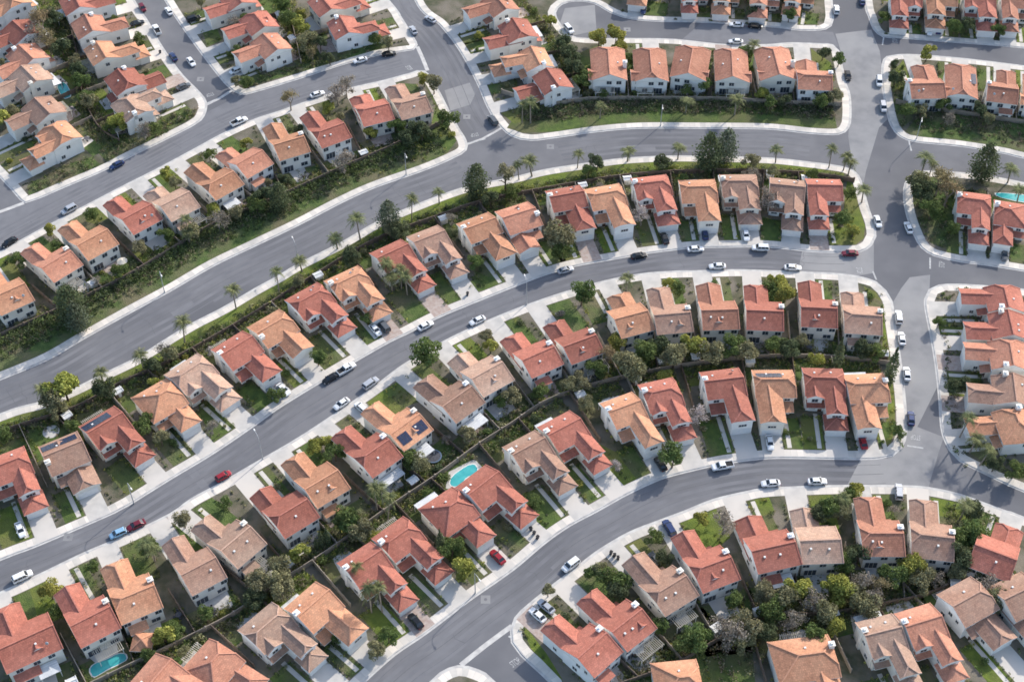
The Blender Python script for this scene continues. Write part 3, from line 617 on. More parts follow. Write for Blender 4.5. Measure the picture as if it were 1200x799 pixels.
# row: key, kerb, rear fence, words for labels ("from the right" order), houses (x, y, type, mirror, colour, options)
ROWS = [
 ('up7', 'S7U', 'upper', 'middle street upper side', 'right', [
  (967, 239, 'A', 1, 'R', {}), (921, 239, 'A', 0, 'B', {}), (868, 233, 'A', 0, 'B', {}), (820, 238, 'E', 0, 'O', {'patio': 'slab'}), (768, 235, 'A', 0, 'R', {}),
  (715, 246, 'E', 0, 'O', {'patio': 'slab'}), (669, 248, 'E', 0, 'R', {}), (614, 267, 'B', 0, 'P', {}), (571, 281, 'E', 0, 'O', {}), (513, 298, 'A', 0, 'B', {}),
  (472, 315, 'A', 0, 'R', {}), (420, 347, 'A', 0, 'O', {}), (376, 367, 'A', 0, 'R', {}), (330, 397, 'B', 1, 'O', {}), (290, 424, 'E', 0, 'R', {}),
  (238, 452, 'A', 0, 'S', {}), (196, 480, 'C', 0, 'O', {'W': 12}), (137, 516, 'A', 0, 'R', {'solar': [(-5, 2.5, 5.6, 8.4)]}), (82, 545, 'B', 1, 'B', {'solar': [(-4.6, 4.2, 5.2, 7.6)]}), (17, 567, 'A', 0, 'R', {})]),
 ('dn7', 'S7D', 'mid', 'middle street lower side', 'right', [
  (1009, 366, 'B', 1, 'B', {}), (957, 358, 'B', 1, 'R', {}), (894, 362, 'B', 1, 'R', {}), (840, 361, 'B', 1, 'P', {}), (784, 365, 'B', 1, 'B', {}), (733, 368, 'B', 0, 'O', {}),
  (671, 397, 'B', 1, 'R', {}), (622, 412, 'B', 1, 'R', {}), (562, 434, 'B', 1, 'S', {}), (525, 464, 'B', 1, 'B', {'patio': 'alu'}), (464, 496, 'B', 1, 'O', {'solar': [(-4.2, -0.9, 5.0, 7.6), (1.0, 4.0, 5.0, 7.6)]}),
  (429, 526, 'B', 1, 'R', {'patio': 'alu'}), (369, 560, 'B', 1, 'O', {}), (332, 593, 'B', 1, 'R', {}), (267, 630, 'B', 1, 'S', {}), (227, 659, 'B', 1, 'B', {}), (154, 690, 'B', 1, 'O', {}), (102, 717, 'B', 1, 'R', {}), (28, 742, 'B', 1, 'R', {'W': 12})]),
 ('up8', 'S8U', 'mid', 'lower street upper side', 'right', [
  (1019, 473, 'E', 1, 'O', {}), (967, 467, 'A', 0, 'R', {}), (909, 468, 'E', 1, 'O', {'solar': [(-4.5, 2.0, 5.2, 7.2)]}), (852, 468, 'E', 0, 'R', {}), (782, 481, 'A', 0, 'R', {}), (741, 498, 'E', 0, 'O', {'patio': 'slab'}),
  (674, 522, 'A', 0, 'R', {'patio': 'slab'}), (633, 546, 'A', 0, 'B', {}), (583, 587, 'A', 0, 'R', {}), (537, 612, 'C', 0, 'R', {'W': 12.5}), (484, 650, 'A', 0, 'R', {}), (443, 681, 'A', 0, 'R', {}), (384, 727, 'E', 0, 'O', {}),
  (332, 753, 'A', 0, 'S', {}), (264, 792, 'C', 0, 'P', {}), (205, 812, 'A', 0, 'P', {})]),
 ('dn8', 'S8D', 'low', 'lower street lower side', 'right', [
  (1168, 642, 'B', 0, 'R', {}), (1090, 622, 'B', 1, 'B', {}), (1029, 618, 'B', 1, 'P', {}), (956, 626, 'B', 1, 'S', {}), (898, 634, 'B', 1, 'R', {'W': 11.6}), (825, 655, 'B', 1, 'R', {}),
  (772, 680, 'B', 1, 'B', {}), (721, 722, 'B', 1, 'R', {}), (680, 752, 'B', 1, 'R', {})]),
 ('dn3', 'S3D', 'left', 'upper left street', 'right', [
  (478, 119, 'B', 1, 'B', {}), (435, 127, 'B', 1, 'R', {}), (381, 151, 'B', 1, 'R', {}), (335, 166, 'B', 1, 'O', {}), (285, 187, 'B', 1, 'P', {}), (250, 211, 'B', 1, 'O', {}),
  (200, 235, 'B', 1, 'S', {}), (155, 250, 'B', 1, 'R', {}), (103, 280, 'B', 1, 'O', {}), (60, 305, 'B', 1, 'P', {}), (7, 342, 'B', 1, 'O', {})]),
 ('lt5', 'S5L', 'farleft', 'top left street left', 'bottom', [
  (172, 123, 'A', 0, 'S', {}), (160, 94, 'B', 0, 'R', {}), (138, 60, 'A', 1, 'O', {}), (119, 32, 'B', 0, 'P', {}), (104, 4, 'B', 0, 'R', {})]),
 ('lt0', 'S0', 'farleft', 'top left corner', 'bottom', [
  (55, 170, 'A', 0, 'O', {}), (40, 138, 'B', 0, 'B', {}), (25, 100, 'B', 0, 'S', {}), (22, 75, 'B', 1, 'P', {}), (15, 46, 'B', 0, 'R', {}), (2, 10, 'B', 1, 'O', {})]),
 ('rt5', 'S5R', 'farmid', 'top left street right', 'bottom', [
  (306, 62, 'B', 0, 'P', {}), (292, 35, 'B', 0, 'R', {}), (266, 6, 'B', 1, 'R', {})]),
 ('lt4', 'S4L', 'farmid', 'diagonal street left side', 'bottom', [
  (421, 32, 'A', 1, 'R', {}), (398, 4, 'A', 1, 'R', {})]),
 ('rt4', 'S4R', None, 'diagonal street right side', 'bottom', [
  (635, 103, 'B', 0, 'R', {}), (610, 77, 'A', 1, 'O', {}), (595, 43, 'B', 1, 'R', {}), (574, 13, 'B', 0, 'P', {})]),
 ('dn6', 'S6D', 'top', 'below cul-de-sac', 'right', [
  (953, 88, 'B', 1, 'P', {'W': 10}), (907, 77, 'D', 0, 'P', {}), (858, 79, 'D', 1, 'P', {'W': 10.5}), (810, 76, 'D', 1, 'P', {}), (760, 78, 'D', 0, 'P', {'W': 10.5}), (711, 77, 'D', 0, 'P', {})]),
 ('up6', 'S6U', None, 'above cul-de-sac', 'right', [
  (938, -4, 'A', 1, 'O', {}), (897, -2, 'A', 1, 'P', {}), (852, -6, 'A', 1, 'O', {}), (815, -8, 'A', 1, 'R', {}), (757, -16, 'A', 1, 'O', {})]),
 ('up6r', 'S6R', None, 'top right corner', 'left', [
  (1062, 10, 'A', 1, 'R', {}), (1103, 10, 'A', 1, 'O', {}), (1148, 12, 'A', 0, 'R', {}), (1191, 14, 'A', 1, 'P', {})]),
 ('dn6r', 'S6RD', 'right', 'below top right street', 'left', [
  (1081, 98, 'B', 0, 'P', {'W': 10}), (1125, 97, 'D', 0, 'P', {'solar': [(-4.6, -2.0, -3.0, 2.0)]}), (1173, 103, 'B', 0, 'P', {'W': 10}), (1214, 108, 'D', 0, 'O', {})]),
 ('up7r', 'S7R', None, 'right end middle street', 'left', [
  (1140, 255, 'A', 0, 'R', {}), (1184, 263, 'C', 1, 'R', {})]),
 ('rt1', 'S1R', 'cross', 'on the right cross street', 'top', [
  (1160, 354, 'B', 0, 'R', {}), (1165, 386, 'B', 1, 'R', {}), (1166, 420, 'B', 0, 'P', {}), (1170, 460, 'B', 1, 'B', {}), (1174, 503, 'C', 1, 'O', {})]),
 ('low', None, None, 'bottom edge row', 'right', [
  (1205, 715, 'B', 0, 'B', {}), (1146, 722, 'B', 1, 'B', {}), (1092, 756, 'A', 0, 'P', {}), (1044, 768, 'A', 0, 'S', {'patio': 'alu'}), (947, 790, 'C', 0, 'O', {'W': 13}), (797, 818, 'C', 0, 'O', {})]),
]
KL = {k: line(v, 2.0) for k, v in K.items()}
KL['LOWST'] = line([(1330, 760), (1250, 800), (1180, 838), (1080, 870), (980, 890), (850, 905), (700, 920)], 3)
HS = []
for rk, kerb, fence, words, frm, lst in ROWS:
    pl = KL[kerb] if kerb else KL['LOWST']; rnd = random.Random(rk); row = []
    for i, (px, py, typ, mir, ck, opt) in enumerate(lst):
        p = P2((px, py), 4.6); d, q, t = nearest(pl, p); n = Vector((-t.y, t.x))
        if n.dot(p-q) < 0: n = -n          # n points from the kerb to the house (rear direction)
        rz = math.atan2(n.y, n.x)-math.pi/2
        row.append([p, rz, n, d, typ, mir, ck, opt])
    for i, r in enumerate(row):
        sp = [(row[j][0]-r[0]).length for j in (i-1, i+1) if 0 <= j < len(row)]
        if sp: r[7] = dict(r[7], W=min(r[7].get('W', 9.5 if rk[:2] == 'up' else 11 if rk == 'dn6' else 9.1), max(8.4, min(sp)-1.7)))
    for i, r in enumerate(row):            # calm the bearing with the neighbours'
        p, rz, n, d, typ, mir, ck, opt = r
        lab = '%s house, %s from the %s in its row, %s' % (CW[ck], ORD[i], frm, words)
        ref = '%s house from %s, %s' % (ORD[i], frm, words)
        x = dict(p=p, rz=rz, n=n, d=d, row=rk, i=i, ref=ref, fence=fence, kerb=kerb, ck=ck, px=lst[i][:2])
        o, dims = house(lab, 'tile-roofed houses '+words, p, rz, typ, mir, ck, opt, random.Random(rk+str(i)), (i*7+len(rk)+(1 if ck in 'OSB' else 0)) % 4 if rnd.random() < 0.5 else (1 if ck in 'OSB' else 0))
        x.update(dims); HS.append(x)
        #print('H', rk, i, 'kerb %.1f' % d, 'front gap %.1f' % (d+dims['y0']), 'spacing %.1f' % ((row[i+1][0]-p).length if i+1 < len(row) else 0))
POOLP = [[P2(q) for q in px] for px in ([(60, 92), (82, 90), (94, 117), (70, 123)], [(520, 567), (530, 545), (562, 538), (566, 560), (530, 580)], [(98, 792), (110, 770), (150, 760), (156, 776), (112, 800)], [(1160, 220), (1230, 224), (1230, 245), (1160, 240)])]

M['seam'] = mat('tar_seam', (0.10, 0.10, 0.106), 0.7, (0.13, 0.13, 0.136), 0.8, coord='World')
M['wear'] = mat('asphalt_wear', (0.135, 0.135, 0.144), 0.85, (0.185, 0.184, 0.192), 0.1, 10, coord='World')
def seam(k, off, wd=0.16, m='seam', z=0.0065, i0=0, i1=None):
    pl = KL[k][i0:i1]; a = offset(pl, off-wd/2); c = offset(pl, off+wd/2); sheet('road_seam', a+c[::-1], z, M[m])
def side(k, ref):      # which side of the kerb line is the road
    pl = KL[k]; i = len(pl)//2; nn_ = normals(pl)[i]; return 1 if (P2(ref)-pl[i]).dot(nn_) > 0 else -1
rs = random.Random(5)
for k, ref, w2 in (('S7U', (600, 352), 4.9), ('S8U', (760, 590), 5.0), ('S2U', (250, 340), 7.0), ('S3D', (150, 198), 4.8), ('S4R', (520, 60), 5.2), ('S2U2', (775, 168), 6.5)):
    sg = side(k, ref)
    for o_ in (0.36, 0.72, 1.28, 1.64): seam(k, sg*w2*o_, 1.0, 'wear', 0.0049)
    seam(k, sg*w2, 0.14); seam(k, sg*(w2+2.9), 0.1); seam(k, sg*(w2-2.8), 0.1)
    n_ = len(KL[k])
    for _ in range(max(2, n_//34)):
        i = rs.randrange(4, n_-8); L_ = rs.choice((1, 2, 3, 5)); wd = rs.uniform(0.8, 2.6); seam(k, sg*rs.uniform(1.8, 2*w2-2), wd, rs.choice(('asphalt_mid', 'asphalt_mid', 'asphalt')), 0.0055, i, i+L_+1)
    for _ in range(n_//14):   # wandering sealed cracks across the carriageway
        i = rs.randrange(3, n_-4); p = KL[k][i]; nn_ = normals(KL[k])[i]*sg; d = Vector((nn_.y, -nn_.x)); pts = [p+nn_*(0.8+(2*w2-1.6)*t/7)+d*rs.gauss(0, 0.35) for t in range(8)]
        pts = pts[rs.randrange(0, 4):rs.randrange(5, 9)]
        if len(pts) > 1: a_ = offset(pts, 0.05); c_ = offset(pts, -0.05); sheet('road_seam', a_+c_[::-1], 0.0075, M['seam'])
def kerb_gap(p):
    "metres inside the block's kerb (negative: on the road), nearest kerb point"
    best = None
    for pl in POLY.values():
        d, q, t = nearest(pl+pl[:1], p)
        if best is None or d < best[0]: best = (d, q, pl)
    return (best[0] if inside(best[2], p) else -best[0]), best[1]
def pull(p, d, need):
    for _ in range(30):
        if kerb_gap(p)[0] >= need: break
        p = p+d*0.5
    return p
def off_road(p, need=1.0):
    g, q = kerb_gap(p)
    if g >= need: return p
    v = (q-p) if g < 0 else (p-q)
    return q+v.normalized()*need if v.length > 1e-3 else p
# ------------------------------------------------------------------ lots: drives, lawns, patios, side fences
LAB = []      # (object, description, relation, reference, x) -> labels written at the end
def note(o, desc, rel, ref, cat, group):
    LAB.append((o, desc, rel, ref, o.location.x, True)); o['category'] = cat; o['group'] = group
def quad(name, pts, z, m):
    mb = MB(); mb.face([(p.x, p.y, z) for p in pts]); o = mb.build(name, m); tag(o, kind='structure'); return o
byrow = {}
for hq in HS: byrow.setdefault(hq['row'], []).append(hq)
def L2W(h, x, y): c, s_ = math.cos(h['rz']), math.sin(h['rz']); return Vector((h['p'].x+c*x-s_*y, h['p'].y+s_*x+c*y))
COVER = {}    # loose planting gathered per block: key -> list of (x, y, radius, height, slot)
def cover(key, x, y, r, hgt, slot):
    if not any(inside(q, Vector((x, y))) for q in POOLP): COVER.setdefault(key, []).append((x, y, r, hgt, slot))
SHRUBS = []
LAWN_SET = {('up8', 6): 'lawn', ('up8', 5): 'lawn', ('up7', 0): 'bright_lawn', ('dn8', 5): 'bright_lawn', ('dn8', 6): 'bright_lawn', ('dn7', 18): 'lawn', ('dn7', 16): 'lawn', ('dn7', 8): 'bright_lawn'}
for rk, hs in byrow.items():
    rr = random.Random('lot'+rk)
    for i, h in enumerate(hs):
        c, s_ = math.cos(h['rz']), math.sin(h['rz']); ex = Vector((c, s_)); n = h['n']
        def xoff(o): return (o['p']-h['p']).dot(ex)
        offs = [xoff(hs[j]) for j in (i-1, i+1) if 0 <= j < len(hs)]
        neg = [o for o in offs if o < 0]; pos = [o for o in offs if o > 0]
        xl = max(neg)/2 if neg else -min(8.5, (min(pos)/2 if pos else 7)+1.5); xr = min(pos)/2 if pos else min(8.5, -xl+1.5)
        xl = max(xl, -8.5); xr = min(xr, 8.5)
        pl = KL[h['kerb']] if h['kerb'] else KL['LOWST']
        h['xl'], h['xr'] = xl, xr
        g = L2W(h, h['gx'], h['gy']); hit = rayhit(pl, g, -n, 40) or (h['d']+h['y0'])
        hit = min(hit, 20); h['hit'] = hit
        dw = 2.65
        mm = M['drive'] if rr.random() < 0.9 else M['pavers']
        a, b = L2W(h, h['gx']-dw, h['gy']+0.3), L2W(h, h['gx']+dw, h['gy']+0.3)
        ha, hb = rayhit(pl, a, -n, 45) or hit, rayhit(pl, b, -n, 45) or hit
        ha, hb = min(ha, hit+4), min(hb, hit+4)
        quad('driveway', [a-n*(ha-0.3), b-n*(hb-0.3), b, a], 0.129, mm)
        # front garden on the other side of the drive
        if h['sx']*1 and h['gx'] > 0: f0, f1 = xl+0.3, h['gx']-dw-0.3
        else: f0, f1 = h['gx']+dw+0.3, xr-0.3
        ytop = h['y1']-9.2-(1.9 if True else 0)
        if f1-f0 > 1.5:
            q0, q1 = L2W(h, f0, ytop), L2W(h, f1, ytop)
            h0, h1 = rayhit(pl, q0, -n, 45) or 12, rayhit(pl, q1, -n, 45) or 12
            h0, h1 = min(h0, hit+12), min(h1, hit+12)
            kind = LAWN_SET.get((rk, i)) or rr.choice(('lawn', 'lawn', 'lawn', 'bright_lawn', 'bank', 'bank', 'lawn'))
            if h0 > 4 and h1 > 4:
                quad('lawn', [pull(q0-n*(h0-SW-0.2), n, SW+.1), pull(q1-n*(h1-SW-0.2), n, SW+.1), q1, q0], 0.126, M[kind])
                xp = h['gx']-dw-1.6 if h['gx'] > 0 else h['gx']+dw+1.6
                e = 0.55; p0, p1 = L2W(h, xp-e, ytop+0.8), L2W(h, xp+e, ytop+0.8)
                if rr.random() < 0.7: quad('path', [p0-n*(min(h0, h1)-2), p1-n*(min(h0, h1)-2), p1, p0], 0.131, M['concrete'])
                for k in range(rr.choice((0, 1, 1))):
                    t, u = rr.random(), rr.uniform(0.15, 0.9); qq = q0.lerp(q1, t)-n*((h0*(1-t)+h1*t-SW-1.2)*u)
                    SHRUBS.append((qq, h, 'outside', rr))
                for k in range(26):
                    t = rr.random(); u = rr.choice((rr.random(), 0.02, 0.05)); qq = q0.lerp(q1, t)-n*((h0*(1-t)+h1*t-SW-0.8)*u)
                    if rr.random() < 0.5: qq = (q0 if rr.random() < 0.5 else q1)-n*((min(h0, h1)-SW-0.8)*rr.random())
                    cover(rk, qq.x, qq.y, rr.uniform(0.3, 0.8), rr.uniform(0.4, 1.3), rr.choice((0, 0, 1, 2, 3)))
        # narrow bed on the drive's far side
        xb = (xr+h['gx']+dw)/2 if h['gx'] > 0 else (xl+h['gx']-dw)/2
        for k in range(7):
            qq = L2W(h, xb+rr.uniform(-0.4, 0.4), h['gy']-rr.uniform(0, max(0.5, hit-3))); cover(rk, qq.x, qq.y, rr.uniform(0.25, 0.5), rr.uniform(0.3, 0.7), rr.choice((0, 1, 2)))
        # back yard
        yb = h['y1']+0.1
        fl = FL.get(h['fence']) if h['fence'] else None
        ra = (rayhit(fl, L2W(h, xl, 0), n, 45) if fl else None); rb_ = (rayhit(fl, L2W(h, xr, 0), n, 45) if fl else None)
        if ra is None: ra = rb_ if rb_ else h['y1']+8
        if rb_ is None: rb_ = ra
        ra, rb_ = min(ra, 32), min(rb_, 32); h['ra'] = (ra+rb_)/2
        if ra > yb+1 and rb_ > yb+1:
            kind = rr.choice(('lawn', 'lawn', 'bank', 'bank', 'bank', 'lawn', 'bright_lawn'))
            if rk == 'low': kind = 'bank'
            quad('lawn', [L2W(h, xl+0.2, yb+0.5), L2W(h, xr-0.2, yb+0.5), L2W(h, xr-0.2, rb_-0.3), L2W(h, xl+0.2, ra-0.3)], 0.125, M[kind])
            pd = min(rr.uniform(3.0, 5.5), min(ra, rb_)-yb-0.6); w0 = rr.uniform(-h['W']/2, -1.5); w1 = rr.uniform(1.5, h['W']/2)
            if pd > 1: quad('patio', [L2W(h, w0, yb-0.05), L2W(h, w1, yb-0.05), L2W(h, w1-rr.uniform(0, 1.2), yb+pd), L2W(h, w0+rr.uniform(0, 1.2), yb+pd)], 0.133, M[rr.choice(('drive', 'drive', 'pavers', 'kerb'))])
            h['pd'] = pd
            for k in range(rr.choice((0, 1, 1, 2))):
                t = rr.uniform(0.08, 0.92); dd = ra*(1-t)+rb_*t; qq = L2W(h, xl+(xr-xl)*t, dd-rr.uniform(0.8, 2.0)); SHRUBS.append((qq, h, 'behind', rr))
            for k in range(90):
                t = rr.random(); dd = ra*(1-t)+rb_*t; qq = L2W(h, xl+(xr-xl)*t, dd-abs(rr.gauss(0, 2.0))-0.4); cover(rk, qq.x, qq.y, rr.uniform(0.3, 0.9), rr.uniform(0.4, 2.0), rr.choice((0, 0, 1, 2, 2, 3, 4)))
            for k in range(30):
                sd_ = rr.choice((xl+0.5, xr-0.5)); qq = L2W(h, sd_+rr.uniform(-0.25, 0.25), rr.uniform(h['y1']-2, min(ra, rb_))); cover(rk, qq.x, qq.y, rr.uniform(0.25, 0.5), rr.uniform(0.4, 1.2), rr.choice((0, 1, 2, 3)))
        # side fence toward the next house
        if i+1 < len(hs):
            o = hs[i+1]; right = xoff(o) > 0; xs = xr if right else xl; far = rb_ if right else ra
            y_s = h['y1']-rr.uniform(6, 9)
            if far > y_s+3:
                wood = rr.random() < 0.55; m = M['wood'] if wood else M['blockwall']; base = L2W(h, xs, y_s); L = far-y_s
                rt = thing('board_fence' if wood else 'block_wall', (base.x, base.y, 0.1), h['rz'], None, 'fence' if wood else 'wall')
                mb = MB(); mb.box(-0.07, 0.07, 0, L-0.15, 0, 1.65); link('panel', mb.mesh('fence_panel', [m]), rt)
                for k in range(0, int(L/2.6)+1): link('post', sharedbox('post_w' if wood else 'post_b', (-0.13, 0.13, -0.13, 0.13, 0, 1.8), m), rt, (0, min(k*2.6+0.13, L-0.3), 0))
                note(rt, 'brown board fence' if wood else 'tan block wall', 'beside the', h['ref'], 'fence' if wood else 'wall', 'fences between the back yards')

# ------------------------------------------------------------------ banks and verges
def strip_poly(k1, d1, k2, lo=None, hi=None):
    a = offset(KL[k1], d1); b = FL[k2]; return a, b
def bank(key, kern, off_sign, fence, m, z=0.124, dens=0.8, slots=(0, 1, 2, 3, 4), hmax=1.6, size=(0.35, 0.9), seed=1, grass=0.0, tag_name='lawn'):
    rr = random.Random(seed); pl = KL[kern] if isinstance(kern, str) else kern
    pts = []
    for i in range(0, len(pl)):
        p = pl[i]; nn = normals(pl)[i] if i % 400 == 0 else None
    nr = normals(pl); fl = FL[fence]; rows = []
    for p, q in zip(pl, nr):
        q = q*off_sign; h = rayhit(fl, p, q, 40)
        if h and h > SW+1:
            r_ = (p+q*(SW+0.1), p+q*(h-0.2))
            if rows and rayhit([rows[-1][0], rows[-1][1]], r_[0], (r_[1]-r_[0]).normalized(), (r_[1]-r_[0]).length): continue
            if rows and ((rows[-1][1]-r_[1]).length > 12 or (r_[1]-rows[-1][1]).dot(r_[0]-rows[-1][0]) < 0): continue
            rows.append(r_)
    if len(rows) < 2: print('bank empty', key); return
    poly = [r[0] for r in rows]+[r[1] for r in rows[::-1]]
    mb = MB()
    for a, b in zip(rows[:-1], rows[1:]): 
        f = [(a[0].x, a[0].y, z), (b[0].x, b[0].y, z), (b[1].x, b[1].y, z), (a[1].x, a[1].y, z)]
        if ((Vector(f[1])-Vector(f[0])).cross(Vector(f[2])-Vector(f[0]))).z < 0: f = f[::-1]
        mb.face(f)
    tag(mb.build(tag_name, m), kind='structure')
    for i in range(len(rows)-1):
        (a0, b0), (a1, b1) = rows[i], rows[i+1]; area = (a1-a0).length*(b0-a0).length
        nct = area*dens; nct = int(nct)+(rr.random() < nct-int(nct))
        for k in range(nct):
            u, v = rr.random(), grass+(1-grass)*rr.random()**0.8; p = a0.lerp(a1, u).lerp(b0.lerp(b1, u), v)
            cover(key, p.x, p.y, rr.uniform(*size), rr.uniform(0.3, hmax)*(0.35+0.65*v), rr.choice(slots))
    return rows
bank('left bank', 'S2U', -1, 'left', M['bank'], dens=1.0, seed=3, grass=0.25, slots=(0, 1, 2, 4, 5, 0, 1), hmax=1.9, size=(0.5, 1.2))
bank('left bank', 'S2U', -1, 'left', M['bank'], z=0.1245, dens=0.8, seed=33, grass=0.72, slots=(1, 1, 0, 5), hmax=2.6, size=(0.7, 1.4))
KL['S2D'] = line([(-130, 545), (0, 486), (50, 471), (87, 456), (125, 437), (162, 419), (192, 400), (225, 380), (262, 361), (299, 339), (325, 325), (350, 310), (400, 285), (440, 262), (475, 246), (542, 221), (600, 209), (637, 200), (675, 194), (725, 187), (775, 184), (825, 184), (900, 186), (950, 191), (990, 197)])
bank('verge', 'S2D', -1, 'upper', M['bright_lawn'], dens=0.8, seed=4, grass=0.40, slots=(0, 1, 1, 2, 3), hmax=2.4, size=(0.5, 1.3))
KL['S2U2x'] = line([(590, 156), (600, 159), (622, 164)]+K['S2U2']+[(982, 157)])
bank('top bank', 'S2U2x', 1, 'top', M['lawn'], dens=1.1, seed=5, grass=0.40, slots=(1, 1, 0, 4, 4, 2), hmax=2.2, size=(0.5, 1.3))
KL['FB'] = line([(1056, 160), (1075, 166), (1125, 171), (1175, 179), (1200, 185), (1290, 205)])
bank('right bank', 'FB', 1, 'right', M['bank'], dens=0.6, seed=6, grass=0.15, slots=(1, 4, 4, 2, 0, 1), hmax=2.0, size=(0.5, 1.2))

def in_house(p, mrg=0.6):
    if any(inside(q, p) for q in POOLP): return True
    for h in HS:
        v = p-h['p']
        if v.length > 14: continue
        c, s_ = math.cos(h['rz']), math.sin(h['rz']); x = v.x*c+v.y*s_; y = -v.x*s_+v.y*c
        if abs(x) < h['W']/2+mrg and h['y0']-mrg < y < h['y1']+mrg: return True
    return False
def patch(key, px, dens, slots, size=(0.4, 1.0), hmax=1.6, m=None, seed=1, z=0.1235):
    rr = random.Random(key+str(seed)+str(px[0])); pl = [off_road(P2(p), SW+.15) if m else P2(p) for p in px]
    if m: sheet('lawn', pl, z, M[m])
    x0, x1 = min(p.x for p in pl), max(p.x for p in pl); y0, y1 = min(p.y for p in pl), max(p.y for p in pl)
    for k in range(int((x1-x0)*(y1-y0)*dens)):
        p = Vector((rr.uniform(x0, x1), rr.uniform(y0, y1)))
        if inside(pl, p) and not in_house(p): cover(key, p.x, p.y, rr.uniform(*size), rr.uniform(0.3, hmax), rr.choice(slots))
patch('corner beds', [(128, 192), (190, 158), (228, 139), (236, 128), (225, 128), (190, 140), (150, 158), (115, 180)], 0.8, (1, 0, 2, 4), (0.5, 1.2), 2.0, 'bank')
patch('corner beds', [(30, 232), (70, 216), (120, 196), (108, 184), (70, 196), (32, 218)], 0.7, (1, 0, 2, 4), (0.4, 1.1), 1.8, 'bank')
patch('corner beds', [(282, 104), (350, 88), (440, 60), (455, 56), (450, 48), (380, 66), (330, 82), (290, 92)], 0.6, (4, 2, 1, 5), (0.4, 0.9), 1.0, 'bank')
patch('corner beds', [(500, 92), (516, 118), (532, 150), (537, 165), (524, 180), (490, 194), (440, 210), (425, 195), (470, 178), (505, 150), (510, 125)], 0.22, (0, 1, 3), (0.5, 1.2), 1.8, 'lawn')
patch('corner beds', [(1041, 76), (1041, 100), (1046, 135), (1056, 150), (1070, 140), (1062, 115), (1060, 80)], 0.6, (1, 0, 2), (0.4, 1.1), 1.8, 'bank')
patch('corner beds', [(1072, 210), (1069, 235), (1077, 268), (1090, 285), (1112, 294), (1120, 270), (1118, 235), (1120, 212), (1090, 207)], 0.5, (1, 0, 2, 4), (0.5, 1.3), 2.2, 'bank')
patch('corner beds', [(993, 208), (1004, 216), (1010, 245), (1016, 265), (1014, 280), (1003, 288), (985, 288), (988, 250)], 0.12, (0, 3), (0.4, 0.9), 1.2, 'bright_lawn')
patch('corner beds', [(1046, 425), (1053, 470), (1054, 505), (1048, 522), (1036, 528), (1040, 480), (1042, 440)], 0.2, (0, 3), (0.4, 0.9), 1.2, 'bright_lawn')
patch('corner beds', [(1030, 340), (1037, 352), (1041, 380), (1046, 420), (1034, 420), (1034, 380), (1012, 336)], 0.3, (0, 3, 1), (0.4, 0.9), 1.2, 'bright_lawn')
patch('wooded yards', [(700, 405), (840, 400), (1040, 395), (1042, 424), (900, 416), (830, 422), (735, 438), (690, 452)], 0.35, (0, 3, 2, 2, 5), (0.7, 1.6), 2.6)
patch('wooded yards', [(870, 690), (1060, 668), (1130, 670), (1120, 690), (1060, 712), (960, 735), (880, 765), (820, 770), (800, 750)], 0.25, (0, 2, 2, 3, 4), (0.7, 1.6), 2.6, 'bank')
patch('wooded yards', [(700, 765), (800, 740), (880, 745), (885, 799), (820, 830), (720, 830)], 0.3, (0, 1, 2, 4), (0.6, 1.4), 2.0, 'lawn')
patch('wooded yards', [(1110, 590), (1170, 605), (1140, 650), (1125, 690), (1110, 660)], 0.5, (0, 1, 2), (0.7, 1.5), 2.4)
patch('wooded yards', [(645, 35), (665, 45), (690, 110), (650, 118), (640, 80)], 0.6, (1, 1, 0), (0.8, 1.6), 3.0)
patch('wooded yards', [(40, 0), (80, 0), (96, 90), (130, 150), (118, 175), (98, 140), (88, 90), (70, 70)], 0.5, (1, 0, 2, 4), (0.7, 1.5), 2.6)
patch('wooded yards', [(328, 0), (350, 0), (372, 70), (350, 80), (332, 40)], 0.5, (1, 0, 3, 4), (0.7, 1.5), 2.4)
patch('wooded yards', [(290, 700), (300, 670), (350, 640), (400, 600), (430, 600), (420, 620), (370, 655), (320, 690)], 0.4, (0, 1, 2, 3), (0.7, 1.4), 2.2)
patch('corner beds', [(604, 735), (612, 732), (640, 765), (655, 795), (648, 800), (612, 765)], 0.2, (0, 1), (0.4, 0.8), 1.0, 'bright_lawn')
patch('corner beds', [(1100, 370), (1110, 375), (1118, 420), (1122, 500), (1112, 505), (1104, 440)], 0.3, (0, 1, 4), (0.4, 0.9), 1.2)
patch('corner beds', [(1112, 524), (1126, 535), (1160, 548), (1200, 565), (1200, 545), (1150, 530)], 0.6, (1, 0, 2), (0.5, 1.0), 1.4)
patch('corner beds', [(1095, 342), (1115, 338), (1170, 341), (1170, 348), (1100, 352)], 0.4, (4, 2, 0), (0.3, 0.7), 0.9)
